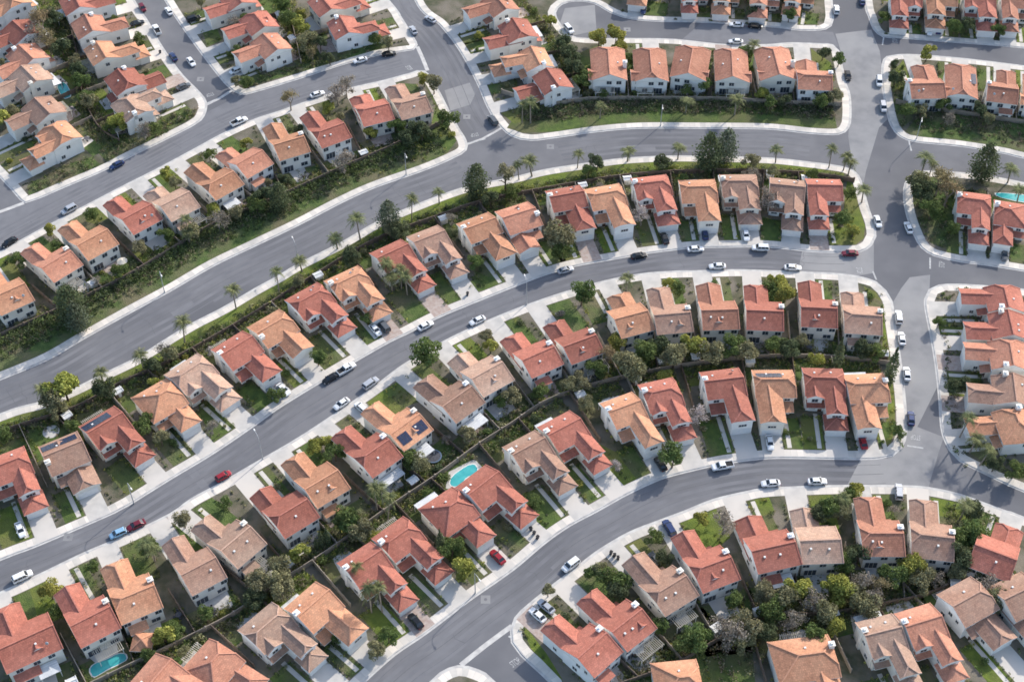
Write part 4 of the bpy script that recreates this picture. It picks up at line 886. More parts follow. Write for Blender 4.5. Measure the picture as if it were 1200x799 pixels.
for px, m, dn in (([(795, 608), (838, 594), (856, 630), (843, 640), (815, 614)], 'bright_lawn', .05), ([(1090, 583), (1120, 586), (1150, 600), (1132, 611), (1096, 603)], 'bright_lawn', .1), ([(33, 686), (54, 678), (70, 720), (48, 736)], 'bright_lawn', .06), ([(147, 641), (158, 634), (170, 664), (162, 671)], 'lawn', .05),
              ([(882, 581), (900, 579), (908, 600), (890, 606)], 'bright_lawn', .1), ([(612, 578), (640, 574), (664, 606), (632, 626)], 'lawn', .1), ([(696, 517), (722, 530), (750, 567), (727, 577)], 'bright_lawn', .08), ([(352, 402), (374, 394), (398, 424), (380, 438)], 'lawn', .12), ([(444, 455), (478, 440), (500, 468), (472, 478)], 'lawn', .1),
              ([(468, 735), (480, 706), (500, 720), (452, 757), (442, 750)], 'lawn', .08), ([(545, 345), (558, 318), (585, 332), (570, 345)], 'lawn', .1), ([(100, 260), (112, 243), (128, 255), (112, 263)], 'bright_lawn', .1), ([(185, 208), (205, 195), (222, 208), (200, 215)], 'bright_lawn', .15), ([(235, 30), (252, 28), (260, 48), (243, 55)], 'lawn', .1), ([(230, 470), (262, 470), (300, 490), (285, 505), (250, 520)], 'lawn', .1)):
    patch('garden lawns', px, dn, (0, 1, 2, 3), (0.3, 0.8), 1.2, m, z=0.1275)
for h in HS:
    rr = random.Random(h['ref'])
    for k in range(26):
        if h.get('ra', 0) > h['y1']+3: q = L2W(h, rr.uniform(h['xl']+.4, h['xr']-.4), rr.uniform(h['y1']+(h.get('pd', 0) if h.get('pd', 0) > 0 else 0)*0.9+.3, h['ra']-.5)); cover('yards', q.x, q.y, rr.uniform(.3, .75), rr.uniform(.3, 1.3), rr.choice((0, 0, 1, 2, 3, 4, 5)))
    for k in range(10):
        q = L2W(h, rr.choice((-1, 1))*(h['W']/2+rr.uniform(.3, .6)), rr.uniform(h['y0']+6, h['y1'])); cover('yards', q.x, q.y, rr.uniform(.25, .45), rr.uniform(.3, 1.0), rr.choice((0, 1, 2, 3)))
# ------------------------------------------------------------------ foliage
def leafquads(mb, c, r, n, size, rr, m=0, shell=0.55, flat=1.0, up=0.0):
    for _ in range(n):
        while True:
            d = Vector((rr.uniform(-1, 1), rr.uniform(-1, 1), rr.uniform(-1, 1)))
            if 0.05 < d.length < 1: break
        d.normalize(); k = shell+(1-shell)*rr.random()
        p = Vector(c)+Vector((d.x*r[0]*k, d.y*r[1]*k, d.z*r[2]*k))
        nn = (d*0.7+Vector((rr.gauss(0, .6), rr.gauss(0, .6), rr.gauss(0, .6)+up))).normalized()
        a = nn.orthogonal().normalized(); b = nn.cross(a); t = rr.uniform(0, 6.28); a, b = a*math.cos(t)+b*math.sin(t), b*math.cos(t)-a*math.sin(t)
        s1 = size*rr.uniform(0.6, 1.3); s2 = s1*rr.uniform(0.5, 0.9)
        bi = len(mb.v); mb.v += [tuple(p-a*s1/2), tuple(p+b*s2/2-a*s1*0.1), tuple(p+a*s1/2), tuple(p-b*s2/2+a*s1*0.1)]; mb.f.append((bi, bi+1, bi+2, bi+3)); mb.m.append(m); mb.uv += [(0, 0)]*4
def limb(mb, p, d, L, r, depth, rr, tips):
    q = p+d*L; mb.tube(p, q, r, r*0.62, 6, 0, False); 
    if depth == 0: tips.append(q); return
    for k in range(rr.choice((2, 3))):
        nd = (d+Vector((rr.gauss(0, .55), rr.gauss(0, .55), rr.uniform(-0.1, 0.35)))).normalized(); limb(mb, q, nd, L*rr.uniform(0.6, 0.85), r*0.6, depth-1, rr, tips)
PROTO = {}
def broadleaf(key, leaf, seed, lobes=9, hgt=7.0, wid=3.2, dens=300, leafs=0.44, bark='bark', sparse=False):
    rr = random.Random(seed); tr = MB(); cr = MB(); tips = []
    limb(tr, Vector((0, 0, -0.1)), Vector((rr.gauss(0, .05), rr.gauss(0, .05), 1)).normalized(), hgt*0.3, hgt*0.028+0.05, 2 if not sparse else 3, rr, tips)
    for k in range(lobes):
        a = rr.uniform(0, 6.28); rad_ = wid*rr.uniform(0.25, 0.8)*(1 if k else 0); zc = hgt*rr.uniform(0.45, 0.82)
        c = Vector((math.cos(a)*rad_, math.sin(a)*rad_, zc if k else hgt*0.8)); r = wid*rr.uniform(0.34, 0.55)
        if sparse: leafquads(cr, c, (r, r, r*0.8), dens//2, leafs*0.7, rr, 0, 0.1)
        else: leafquads(cr, c, (r, r, r*0.8), dens, leafs, rr, 0, 0.6)
    if sparse:
        for t in tips: leafquads(cr, t, (0.8, 0.8, 0.7), 14, leafs*0.6, rr, 0, 0.1)
    PROTO[key] = [(('trunk', tr.mesh('trunk', [M[bark]]))), ('crown', cr.mesh('crown', [M['leaf'] if False else M[leaf]]))]
def conifer(key, leaf, seed, hgt=13, wid=3.8, dens=3000):
    rr = random.Random(seed); tr = MB(); cr = MB(); tr.tube((0, 0, -0.1), (0, 0, hgt*0.9), 0.32, 0.05, 8)
    nl = 15
    for k in range(nl):
        z = hgt*(0.12+0.83*k/nl); rr_ = wid*1.15*math.sin(math.pi*min(1, (k/nl*0.72+0.28)))**0.8*rr.uniform(0.75, 1.1)+0.3
        nb = max(4, int(8*(1-k/nl))+4)
        for j in range(nb):
            a = 6.28*j/nb+rr.uniform(-.3, .3); d = Vector((math.cos(a), math.sin(a), -0.1)); ln = rr_*rr.uniform(0.7, 1.15)
            leafquads(cr, (d.x*ln*0.6, d.y*ln*0.6, z-ln*0.08), (ln*0.5, ln*0.5, 0.7), int(dens/(nl*8)), 0.55, rr, 0, 0.3)
    PROTO[key] = [('trunk', tr.mesh('trunk', [M['bark']])), ('crown', cr.mesh('crown', [M[leaf]]))]
def cypress(key, seed, hgt=9, wid=1.1):
    rr = random.Random(seed); tr = MB(); cr = MB(); tr.tube((0, 0, -0.1), (0, 0, hgt*0.8), 0.16, 0.04, 6)
    for k in range(16):
        t = k/15; z = hgt*(0.06+0.92*t); r = wid*(math.sin(math.pi*min(1, t*0.85+0.22)))**0.7*rr.uniform(0.85, 1.1)+0.06; leafquads(cr, (rr.gauss(0, .06), rr.gauss(0, .06), z), (r, r, 0.6), 70, 0.38, rr, 0, 0.6, up=0.5)
    PROTO[key] = [('trunk', tr.mesh('trunk', [M['bark']])), ('crown', cr.mesh('crown', [M['dark']]))]
def palm(key, seed, hgt=7.5, fr=2.6, nf=26):
    rr = random.Random(seed); tr = MB(); cr = MB(); p = Vector((0, 0, -0.1)); lean_ = Vector((rr.gauss(0, .03), rr.gauss(0, .03), 1))
    for k in range(6):
        q = p+lean_*(hgt/6); tr.tube(p, q, 0.24-0.014*k, 0.23-0.014*k, 8, 0, k == 5); p = q
    top = p
    for k in range(nf):
        a = 6.28*k/nf+rr.uniform(-.2, .2); el = rr.uniform(-0.35, 1.1); L = fr*rr.uniform(0.8, 1.1); pts = []
        for j in range(8):
            t = j/7; e2 = el-1.5*t*t; x = L*t*math.cos(el*0.6); z = L*(t*math.sin(el)-0.55*t*t); pts.append(top+Vector((math.cos(a)*x, math.sin(a)*x, z)))
        sv = Vector((-math.sin(a), math.cos(a), 0))
        for j in range(1, 8):
            wv = 0.78*math.sin(math.pi*(j/7)**0.7*0.9)+0.1
            for sg in (-1, 1):
                b0 = pts[j-1]; b1 = pts[j]; tip = b1+sv*sg*wv*rr.uniform(0.8, 1.1)+(b1-b0)*0.7-Vector((0, 0, 0.35*wv))
                bi = len(cr.v); cr.v += [tuple(b0), tuple(b0.lerp(b1, 0.75)), tuple(tip)]; cr.f.append((bi, bi+1, bi+2)); cr.m.append(0); cr.uv += [(0, 0)]*3
    PROTO[key] = [('trunk', tr.mesh('palm_trunk', [M['palebark']])), ('crown', cr.mesh('palm_crown', [M['palm']]))]
def shrub(key, leaf, seed, n=330, fl=0.8, leafs=0.27):
    rr = random.Random(seed); cr = MB()
    for k in range(5):
        a = rr.uniform(0, 6.28); rd = 0.5*rr.random(); leafquads(cr, (math.cos(a)*rd, math.sin(a)*rd, 0.6*fl*rr.uniform(0.8, 1.2)), (0.62, 0.62, 0.6*fl), n//5, leafs, rr, 0, 0.5)
    PROTO[key] = cr.mesh('shrub', [M[leaf]])
for i in range(3): broadleaf('green%d' % i, 'green', 10+i, 10, 7, 3.2); broadleaf('olive%d' % i, 'olive', 20+i, 10, 7, 3.1)
for i in range(2): broadleaf('lime%d' % i, 'lime', 30+i, 8, 5.5, 2.6); broadleaf('grey%d' % i, 'grey', 40+i, 9, 7, 3.2, 260, 0.5, 'palebark', True); broadleaf('darkb%d' % i, 'dark', 50+i, 11, 7.5, 3.4)
broadleaf('tan0', 'tan', 60, 10, 9, 3.4, 280, 0.5, 'palebark', True); broadleaf('blossom0', 'blossom', 61, 8, 5.5, 2.6, 230, 0.45, 'palebark', True)
broadleaf('tall0', 'olive', 63, 12, 11, 3.0, 130); broadleaf('tall1', 'green', 64, 12, 12, 3.3, 140)
for i in range(2): conifer('conifer%d' % i, 'dark' if i else 'blue', 70+i)
for i in range(2): cypress('cypress%d' % i, 80+i)
for i in range(4): palm('palm%d' % i, 90+i, 6.2+0.7*i, 2.5+0.12*i)
for i in range(3): shrub('s_green%d' % i, 'green', 100+i); shrub('s_olive%d' % i, 'olive', 110+i); shrub('s_dark%d' % i, 'dark', 120+i)
for i in range(2): shrub('s_lime%d' % i, 'lime', 130+i); shrub('s_grey%d' % i, 'grey', 140+i, 200, 0.8, 0.3)
DESC = dict(green='leafy green tree', olive='olive green tree', lime='yellow-green tree', grey='bare greyish tree', darkb='dense dark tree', tan='tall tan tree', blossom='pale blossoming tree', tall='tall airy tree', conifer='big dark conifer', cypress='slim dark cypress', palm='palm')
NAME = dict(green='broadleaf_tree', olive='olive_tree', lime='young_tree', grey='bare_tree', darkb='evergreen_tree', tan='eucalyptus_tree', blossom='blossom_tree', tall='tall_tree', conifer='conifer', cypress='cypress', palm='palm_tree')
BASEH = dict(green=7, olive=7, lime=5.5, grey=7, darkb=7.5, tan=9, blossom=5.5, tall=11.5, conifer=13, cypress=9, palm=7.2)
def refhouse(p):
    h = min(HS, key=lambda h: (h['p']-p).length); return h
tree_n = 0
def tree(kind, px, py, hgt, rel=None, ref=None, frac=0.6, wide=1.0, grp=None, pos=None):
    global tree_n
    tree_n += 1; nvar = {'green': 3, 'olive': 3, 'lime': 2, 'grey': 2, 'darkb': 2, 'tan': 1, 'blossom': 1, 'tall': 2, 'conifer': 2, 'cypress': 2, 'palm': 4}[kind]
    p = pos or P2((px, py), hgt*frac); p = off_road(p, 1.3); s = hgt/BASEH[kind]
    o = bpy.data.objects.new(NAME[kind], None); C.objects.link(o); o.location = (p.x, p.y, 0.12); o.rotation_euler = (0, 0, R.uniform(0, 6.28)); o.scale = (s*wide, s*wide, s)
    if kind == 'palm': f_ = R.uniform(0.72, 1.12); o.scale = (f_, f_, s); o.rotation_euler = (R.gauss(0, 0.05), R.gauss(0, 0.05), o.rotation_euler[2])
    for nm, me in PROTO['%s%d' % (kind, tree_n % nvar)]: link(nm, me, o)
    if ref is None:
        h = refhouse(p); v = p-h['p']; c, s_ = math.cos(h['rz']), math.sin(h['rz']); lx = v.x*c+v.y*s_; ly = -v.x*s_+v.y*c
        rel = 'behind the' if ly > 6 else 'outside the' if ly < -6 else 'beside the'; ref = h['ref']
    note(o, DESC[kind], rel, ref, 'tree' if kind != 'palm' else 'palm tree', grp or ('palms' if kind == 'palm' else DESC[kind]+'s'))
    return o
# trees seen in the photograph: kind, crown centre, height
for kind, px, py, hg in [
 ('conifer', 80, 350, 15), ('conifer', 88, 366, 11), ('conifer', 326, 226, 11), ('conifer', 455, 248, 12), ('conifer', 558, 206, 13), ('tall', 592, 204, 11), ('conifer', 832, 172, 15), ('conifer', 852, 165, 13), ('conifer', 1157, 184, 15),
 ('olive', 655, 280, 10), ('green', 660, 292, 7), ('green', 502, 412, 9.5), ('green', 789, 535, 7.5), ('lime', 74, 452, 10), ('olive', 62, 465, 9), ('green', 682, 344, 8), ('green', 170, 498, 6.5), ('olive', 188, 513, 5.5), ('darkb', 120, 455, 7), ('olive', 65, 480, 6),
 ('darkb', 494, 152, 8), ('darkb', 478, 160, 7), ('green', 525, 140, 7), ('olive', 508, 98, 7), ('lime', 497, 93, 5), ('grey', 395, 108, 9), ('grey', 405, 100, 8), ('tan', 337, 112, 8.5), ('grey', 402, 188, 9), ('lime', 434, 155, 5), ('lime', 385, 125, 5), ('green', 466, 148, 6),
 ('grey', 903, 235, 9), ('blossom', 752, 252, 7), ('blossom', 820, 487, 7), ('blossom', 723, 545, 4), ('grey', 850, 612, 8), ('grey', 880, 206, 6),
 ('lime', 702, 44, 7), ('lime', 722, 40, 7), ('lime', 727, 54, 5), ('lime', 1087, 62, 6), ('green', 1138, 84, 6), ('lime', 645, 24, 5), ('green', 875, 60, 6), ('green', 828, 98, 6),
 ('tan', 1102, 208, 12), ('darkb', 1083, 222, 9), ('tan', 1112, 222, 11), ('green', 1092, 245, 7), ('olive', 1075, 212, 8), ('green', 1115, 268, 5),
 ('tan', 712, 414, 8), ('olive', 733, 425, 9), ('green', 752, 414, 8), ('darkb', 772, 408, 7), ('olive', 790, 418, 9), ('lime', 815, 405, 8), ('olive', 836, 412, 8), ('green', 858, 404, 8), ('olive', 877, 412, 7), ('green', 700, 432, 6), ('lime', 722, 400, 6), ('olive', 745, 436, 8),
 ('olive', 680, 448, 6), ('olive', 668, 452, 6), ('green', 908, 402, 7), ('darkb', 925, 407, 7), ('olive', 940, 400, 5), ('green', 905, 338, 6), ('lime', 920, 345, 7), ('lime', 912, 330, 6), ('green', 797, 338, 5), ('lime', 785, 333, 5),
 ('cypress', 984, 412, 12), ('cypress', 1047, 426, 14), ('darkb', 1010, 408, 6), ('green', 1025, 412, 6), ('cypress', 516, 633, 10), ('green', 529, 642, 7), ('lime', 544, 668, 6.5), ('cypress', 376, 630, 7), ('cypress', 383, 627, 7), ('cypress', 370, 636, 5),
 ('green', 400, 608, 7), ('lime', 350, 648, 5.5), ('olive', 328, 664, 7), ('olive', 305, 680, 7), ('olive', 325, 683, 8), ('grey', 330, 692, 6), ('green', 415, 612, 7), ('olive', 425, 620, 7), ('lime', 437, 630, 5), ('darkb', 300, 700, 6),
 ('green', 478, 537, 6), ('lime', 472, 530, 4.5), ('olive', 490, 545, 6), ('olive', 600, 463, 6), ('green', 590, 470, 5), ('lime', 192, 744, 6), ('green', 205, 740, 5), ('green', 175, 765, 4), ('lime', 385, 520, 5), ('green', 392, 530, 6), ('lime', 370, 522, 5), ('green', 372, 420, 5), ('lime', 58, 692, 6), ('green', 66, 715, 5), ('green', 108, 666, 4), ('green', 173, 641, 5),
 ('olive', 920, 700, 7.5), ('lime', 938, 690, 7.5), ('grey', 955, 705, 7.5), ('olive', 968, 718, 7.5), ('lime', 985, 688, 7.5), ('olive', 1000, 695, 7), ('grey', 1012, 680, 7), ('tan', 1030, 685, 7.5), ('green', 1045, 675, 7), ('lime', 975, 684, 6), ('lime', 1072, 662, 7), ('olive', 1080, 680, 7), ('lime', 978, 735, 6), ('green', 960, 745, 7), ('darkb', 1008, 648, 7), ('green', 992, 660, 6), ('olive', 1015, 712, 7), ('grey', 1022, 700, 7), ('grey', 1098, 680, 5), ('grey', 930, 725, 7), ('green', 905, 715, 7), ('olive', 895, 695, 7),
 ('grey', 858, 742, 9), ('grey', 845, 735, 7), ('green', 818, 748, 8), ('green', 800, 752, 6), ('olive', 878, 735, 8), ('darkb', 895, 738, 6), ('green', 772, 735, 5), ('olive', 870, 752, 6), ('grey', 1155, 690, 8), ('olive', 1165, 700, 7), ('darkb', 1130, 655, 8), ('green', 1143, 625, 8), ('green', 1125, 635, 7), ('darkb', 1140, 600, 6), ('olive', 1122, 670, 6), ('green', 1175, 688, 6), ('darkb', 1150, 668, 6),
 ('green', 712, 672, 6), ('green', 728, 678, 6), ('darkb', 722, 690, 6), ('olive', 702, 668, 5), ('green', 970, 592, 7), ('olive', 985, 598, 6), ('green', 998, 580, 5), ('lime', 1003, 574, 5), ('darkb', 960, 600, 6), ('green', 765, 628, 5), ('green', 690, 670, 4), ('lime', 820, 607, 4),
 ('tan', 45, 22, 12), ('tan', 55, 45, 11), ('grey', 38, 40, 10), ('darkb', 72, 55, 8), ('darkb', 93, 82, 6), ('olive', 88, 72, 5), ('green', 100, 114, 6), ('lime', 140, 143, 7), ('grey', 168, 152, 7), ('green', 128, 150, 5), ('lime', 3, 138, 7), ('green', 95, 95, 6), ('darkb', 62, 20, 8), ('green', 180, 150, 6), ('olive', 105, 118, 6),
 ('green', 338, 20, 7), ('lime', 352, 30, 7), ('olive', 358, 48, 8), ('tan', 366, 62, 6), ('darkb', 375, 50, 6), ('green', 330, 5, 7), ('green', 440, 45, 5), ('olive', 455, 50, 5), ('darkb', 386, 68, 5), ('green', 285, 22, 5), ('grey', 275, 25, 6), ('darkb', 668, 62, 8), ('darkb', 676, 80, 8), ('green', 684, 95, 7), ('darkb', 660, 50, 7), ('green', 290, 95, 5), ('olive', 275, 95, 4), ('grey', 545, 12, 5),
 ('olive', 205, 215, 5), ('green', 245, 180, 5), ('olive', 225, 270, 6), ('grey', 255, 258, 7), ('lime', 250, 245, 5), ('green', 300, 240, 6), ('darkb', 312, 228, 7), ('olive', 278, 250, 5), ('green', 140, 318, 5), ('green', 20, 305, 6), ('lime', 58, 268, 4), ('lime', 195, 205, 5), ('green', 108, 250, 5), ('olive', 165, 290, 5), ('green', 195, 275, 5),
 ('olive', 200, 415, 6), ('darkb', 180, 428, 6), ('grey', 190, 412, 6), ('darkb', 410, 300, 7), ('darkb', 470, 270, 7), ('olive', 462, 268, 6), ('olive', 350, 330, 5), ('darkb', 575, 232, 6), ('green', 600, 225, 5), ('darkb', 700, 190, 6), ('darkb', 778, 190, 6), ('olive', 880, 188, 6), ('green', 690, 200, 5), ('green', 985, 255, 6), ('lime', 1000, 270, 4.5), ('green', 995, 225, 5),
 ('green', 905, 120, 5), ('darkb', 920, 118, 5), ('green', 965, 118, 6), ('olive', 978, 112, 6), ('green', 990, 70, 5), ('darkb', 1050, 92, 6), ('green', 1062, 128, 6), ('olive', 1080, 130, 5), ('green', 1105, 122, 6), ('darkb', 1150, 130, 6), ('grey', 1112, 138, 5), ('olive', 1158, 140, 5), ('darkb', 965, 62, 5), ('darkb', 1048, 75, 4), ('green', 1035, 20, 5), ('green', 925, 18, 5), ('darkb', 880, 14, 5), ('green', 1120, 30, 6), ('darkb', 1135, 28, 6), ('green', 1170, 35, 5),
 ('green', 262, 588, 4), ('olive', 215, 610, 5), ('green', 330, 470, 5), ('green', 430, 372, 4), ('olive', 395, 350, 5), ('darkb', 528, 275, 4), ('olive', 640, 690, 4), ('green', 545, 435, 4), ('lime', 575, 405, 5), ('olive', 570, 395, 5), ('green', 395, 745, 5), ('olive', 440, 760, 5), ('green', 455, 745, 5), ('grey', 248, 500, 5), ('olive', 1130, 345, 4), ('green', 1100, 378, 4), ('darkb', 1118, 455, 5), ('darkb', 1130, 450, 5), ('green', 1190, 550, 6), ('darkb', 1165, 545, 5)]:
    tree(kind, px, py, hg)
PALMS = [(273, 343), (212, 383), (116, 434), (164, 417), (49, 463), (324, 324), (352, 304), (394, 278), (420, 260), (481, 238), (514, 224), (605, 187), (622, 187), (675, 178), (736, 175), (795, 168), (911, 178), (975, 178), (995, 176), (997, 191)]
for px, py in PALMS: tree('palm', px, py, R.uniform(4.6, 8.0), 'on the verge by the', 'wide upper road', 0.9, grp='palms along the wide upper road')
for px, py, hg in [(612, 126, 7), (622, 126, 7), (704, 123, 6), (805, 119, 5), (863, 119, 6)]: tree('palm', px, py, hg, 'on the grass bank below the', 'cul-de-sac houses', 0.9, grp='palms on the upper grass bank')
for px, py, hg in [(882, 57, 6), (735, 325, 6), (452, 310, 8), (469, 318, 8), (476, 327, 7), (458, 325, 6), (447, 572, 8), (452, 590, 9), (440, 580, 8), (420, 662, 10), (432, 690, 11), (445, 692, 10), (1131, 494, 7), (1143, 512, 7), (1155, 527, 7), (1017, 224, 5), (1080, 186, 6), (1092, 188, 5), (1186, 198, 6), (1196, 225, 5), (217, 262, 7), (219, 272, 5), (990, 585, 6), (170, 640, 5), (1130, 595, 5), (178, 645, 5)]:
    tree('palm', px, py, hg, frac=0.9)
# smaller garden trees
rt_ = random.Random(77)
for h in HS:
    for side_ in ('back', 'back2', 'front'):
        if rt_.random() > {'back': 0.75, 'back2': 0.4, 'front': 0.45}[side_] or h['row'] in ('low', 'up6', 'up6r'): continue
        if side_ != 'front':
            if h.get('ra', 0) < h['y1']+3.5: continue
            q = L2W(h, rt_.uniform(h['xl']+1, h['xr']-1), rt_.uniform(h['y1']+2.5, h['ra']-1))
        else: q = L2W(h, (h['xl']+0.8) if h['gx'] > 0 else (h['xr']-0.8), h['y0']+rt_.uniform(0, 4))
        if any((Vector((e[0].location.x, e[0].location.y))-q).length < 5 for e in LAB if e[5] if e[0].get('category') in ('tree', 'palm tree')) or in_house(q, 0.3): continue
        k_ = rt_.choices(('green', 'olive', 'lime', 'grey', 'darkb', 'blossom'), (5, 4, 3, 2, 2, 1))[0]
        hh = rt_.uniform(3.2, 5.2); tree(k_, 0, 0, hh, pos=q)
# shrubs
shn = 0
SHRUBS += [(P2((px, py)), refhouse(P2((px, py))), 'near', R) for px, py in [(140, 315), (120, 320), (30, 300), (185, 270), (232, 535), (205, 520), (90, 125), (240, 110), (1110, 300), (1000, 275), (985, 265), (640, 725), (625, 720), (1180, 595), (1165, 590), (560, 700), (545, 790), (1105, 540), (1120, 548), (1142, 546), (1105, 345), (1120, 342), (1005, 332), (1030, 345), (232, 125), (220, 132), (210, 140), (275, 100), (300, 100), (520, 150), (530, 160), (1078, 214)]]
for (p, h, rel, rr) in SHRUBS:
    if any(inside(q, p) for q in POOLP) or kerb_gap(p)[0] < SW+.4: continue
    shn += 1; kind = rr.choices(('green', 'olive', 'dark', 'lime', 'grey'), (5, 4, 3, 2, 1))[0]; nv = 2 if kind in ('lime', 'grey') else 3
    s = rr.uniform(0.75, 1.7)*(1.15 if rel == 'behind' else 0.9)
    o = link('shrub', PROTO['s_%s%d' % (kind, shn % nv)], None, (p.x, p.y, 0.1), rr.uniform(0, 6.28)); o.scale = (s, s, s*rr.uniform(0.8, 1.25))
    note(o, {'green': 'green', 'olive': 'olive', 'dark': 'dark', 'lime': 'yellow-green', 'grey': 'grey'}[kind]+' shrub', rel+' the', h['ref'], 'shrub', 'garden shrubs')
# low planting that nobody could count
CM = [M['green'], M['dark'], M['olive'], M['lime'], M['drycover'], M['cover']]
for key, lst in COVER.items():
    rr = random.Random('c'+key); mb = MB()
    for (x, y, r, hh, sl_) in lst: leafquads(mb, (x, y, 0.12+hh*0.35), (r, r, hh*0.6), int(8+r*14), 0.3+0.12*r, rr, sl_, 0.3)
    tag(mb.build('ground_cover', CM), kind='stuff')

# ------------------------------------------------------------------ vehicles
def loft(mb, st, m=0):
    "st: (x, zbottom, ztop, half width); eight-sided section"
    rings = []
    for x, z0, z1, hw in st:
        b = min(0.16, (z1-z0)*0.3); b0 = len(mb.v)
        mb.v += [(x, -hw+b*.6, z0), (x, hw-b*.6, z0), (x, hw, z0+b), (x, hw, z1-b), (x, hw-b*1.1, z1), (x, -hw+b*1.1, z1), (x, -hw, z1-b), (x, -hw, z0+b)]; rings.append(b0)
    for a, b in zip(rings[:-1], rings[1:]):
        for i in range(8): j = (i+1) % 8; mb.f.append((a+i, a+j, b+j, b+i)); mb.m.append(m); mb.uv += [(0, 0)]*4
    mb.f.append(tuple(rings[0]+i for i in range(7, -1, -1))); mb.m.append(m); mb.uv += [(0, 0)]*8
    mb.f.append(tuple(rings[-1]+i for i in range(8))); mb.m.append(m); mb.uv += [(0, 0)]*8
def frustum(mb, x0, x1, hw0, z0, X0, X1, hw1, z1, m):
    a = [(x0, -hw0, z0), (x1, -hw0, z0), (x1, hw0, z0), (x0, hw0, z0)]; b = [(X0, -hw1, z1), (X1, -hw1, z1), (X1, hw1, z1), (X0, hw1, z1)]
    for i in range(4): j = (i+1) % 4; mb.face([a[i], a[j], b[j], b[i]], m)
    mb.face(b, m)
def car_parts(kind):
    bd = MB(); gl = MB(); rf = MB()
    if kind == 'sedan':
        L, Wd = 4.7, 1.82; loft(bd, [(-2.35, .42, .78, .72), (-2.2, .3, .95, .84), (-1.3, .22, .99, .91), (0.2, .2, .97, .91), (1.2, .22, .95, .9), (2.0, .28, .82, .84), (2.35, .38, .66, .68)])
        frustum(gl, -1.85, 1.15, .8, .94, -1.15, 0.35, .62, 1.40, 0); frustum(rf, -1.22, 0.42, .64, 1.375, -1.12, 0.3, .56, 1.44, 0)
        pil = [((-1.85, .8, .95), (-1.15, .62, 1.4)), ((1.15, .8, .95), (0.35, .62, 1.4)), ((-.3, .81, .95), (-.3, .63, 1.4))]
    elif kind == 'suv':
        L, Wd = 4.8, 1.9; loft(bd, [(-2.4, .42, .95, .82), (-2.25, .3, 1.08, .92), (-0.5, .25, 1.08, .95), (0.9, .25, 1.08, .95), (1.3, .27, 1.05, .94), (2.1, .32, .98, .88), (2.4, .42, .8, .74)])
        frustum(gl, -2.3, 1.3, .86, 1.05, -2.0, 0.6, .72, 1.68, 0); frustum(rf, -2.08, 0.68, .74, 1.65, -1.95, 0.52, .66, 1.74, 0)
        pil = [((-2.3, .86, 1.06), (-2.0, .72, 1.68)), ((1.3, .86, 1.06), (.6, .72, 1.68)), ((-.1, .87, 1.06), (-.1, .73, 1.68)), ((-1.2, .87, 1.06), (-1.15, .73, 1.68))]
    elif kind == 'hatch':
        L, Wd = 4.1, 1.75; loft(bd, [(-2.05, .4, .9, .74), (-1.9, .28, 1.0, .84), (0, .22, 1.0, .88), (1.1, .24, .97, .86), (1.75, .3, .85, .8), (2.05, .4, .68, .66)])
        frustum(gl, -1.95, 1.15, .8, .96, -1.6, 0.4, .64, 1.5, 0); frustum(rf, -1.68, 0.46, .66, 1.47, -1.58, 0.34, .58, 1.54, 0)
        pil = [((-1.95, .8, .97), (-1.6, .64, 1.5)), ((1.15, .8, .97), (.4, .64, 1.5)), ((-.3, .81, .97), (-.3, .65, 1.5))]
    else:
        L, Wd = 5.5, 1.95; loft(bd, [(-2.75, .5, 1.08, .9), (-2.7, .42, 1.12, .94), (0.2, .4, 1.12, .97), (1.5, .4, 1.12, .97), (2.5, .42, 1.05, .92), (2.75, .5, .9, .8)])
        bd.face([(-2.6, -.78, 1.126), (-.75, -.78, 1.126), (-.75, .78, 1.126), (-2.6, .78, 1.126)], 1)
        for sg in (-1, 1): bd.box(-2.65, -.7, sg*.86-.05, sg*.86+.05, 1.12, 1.3, 0)
        bd.box(-2.7, -2.62, -.9, .9, 1.12, 1.3, 0)
        frustum(gl, -.7, 1.55, .88, 1.1, -.55, .85, .74, 1.75, 0); frustum(rf, -.62, .93, .76, 1.72, -.5, .78, .68, 1.82, 0)
        pil = [((-.7, .88, 1.12), (-.55, .74, 1.75)), ((1.55, .88, 1.12), (.85, .74, 1.75)), ((.35, .89, 1.12), (.3, .75, 1.75))]
    for (a, b) in pil:
        for sg in (-1, 1): rf.beam((a[0], a[1]*sg, a[2]), (b[0], b[1]*sg, b[2]), 0.08, 0.08)
    for sg in (-1, 1): bd.box(0.75 if kind != 'pickup' else 1.0, 0.95 if kind != 'pickup' else 1.2, sg*(Wd/2+.05)-.1, sg*(Wd/2+.05)+.1, .95, 1.1, 0)
    wh = MB(); wh.tube((0, -.11, 0), (0, .11, 0), .33, .33, 14, 0, True); wh.tube((0, -.115, 0), (0, .115, 0), .2, .2, 10, 1, True)
    hl = MB(); hl.box(-.06, .06, -.2, .2, -.08, .08); tl = MB(); tl.box(-.05, .05, -.18, .18, -.1, .1)
    xb = L/2
    return dict(body=bd.mesh('car_body', [M['car_white'], M['tyre']]), glass=gl.mesh('car_glass', [M['carglass']]), roof=rf.mesh('car_roof', [M['car_white']]), wheel=wh.mesh('wheel', [M['tyre'], M['rim']]),
                head=hl.mesh('headlight', [M['lamp']]), tail=tl.mesh('tail_light', [M['tail']]), L=L, W=Wd, wb=L*0.29, hz=.62 if kind in ('sedan', 'hatch') else .8)
CARS = {k: car_parts(k) for k in ('sedan', 'suv', 'hatch', 'pickup')}
ALLK = [pl for k, pl in KL.items()]
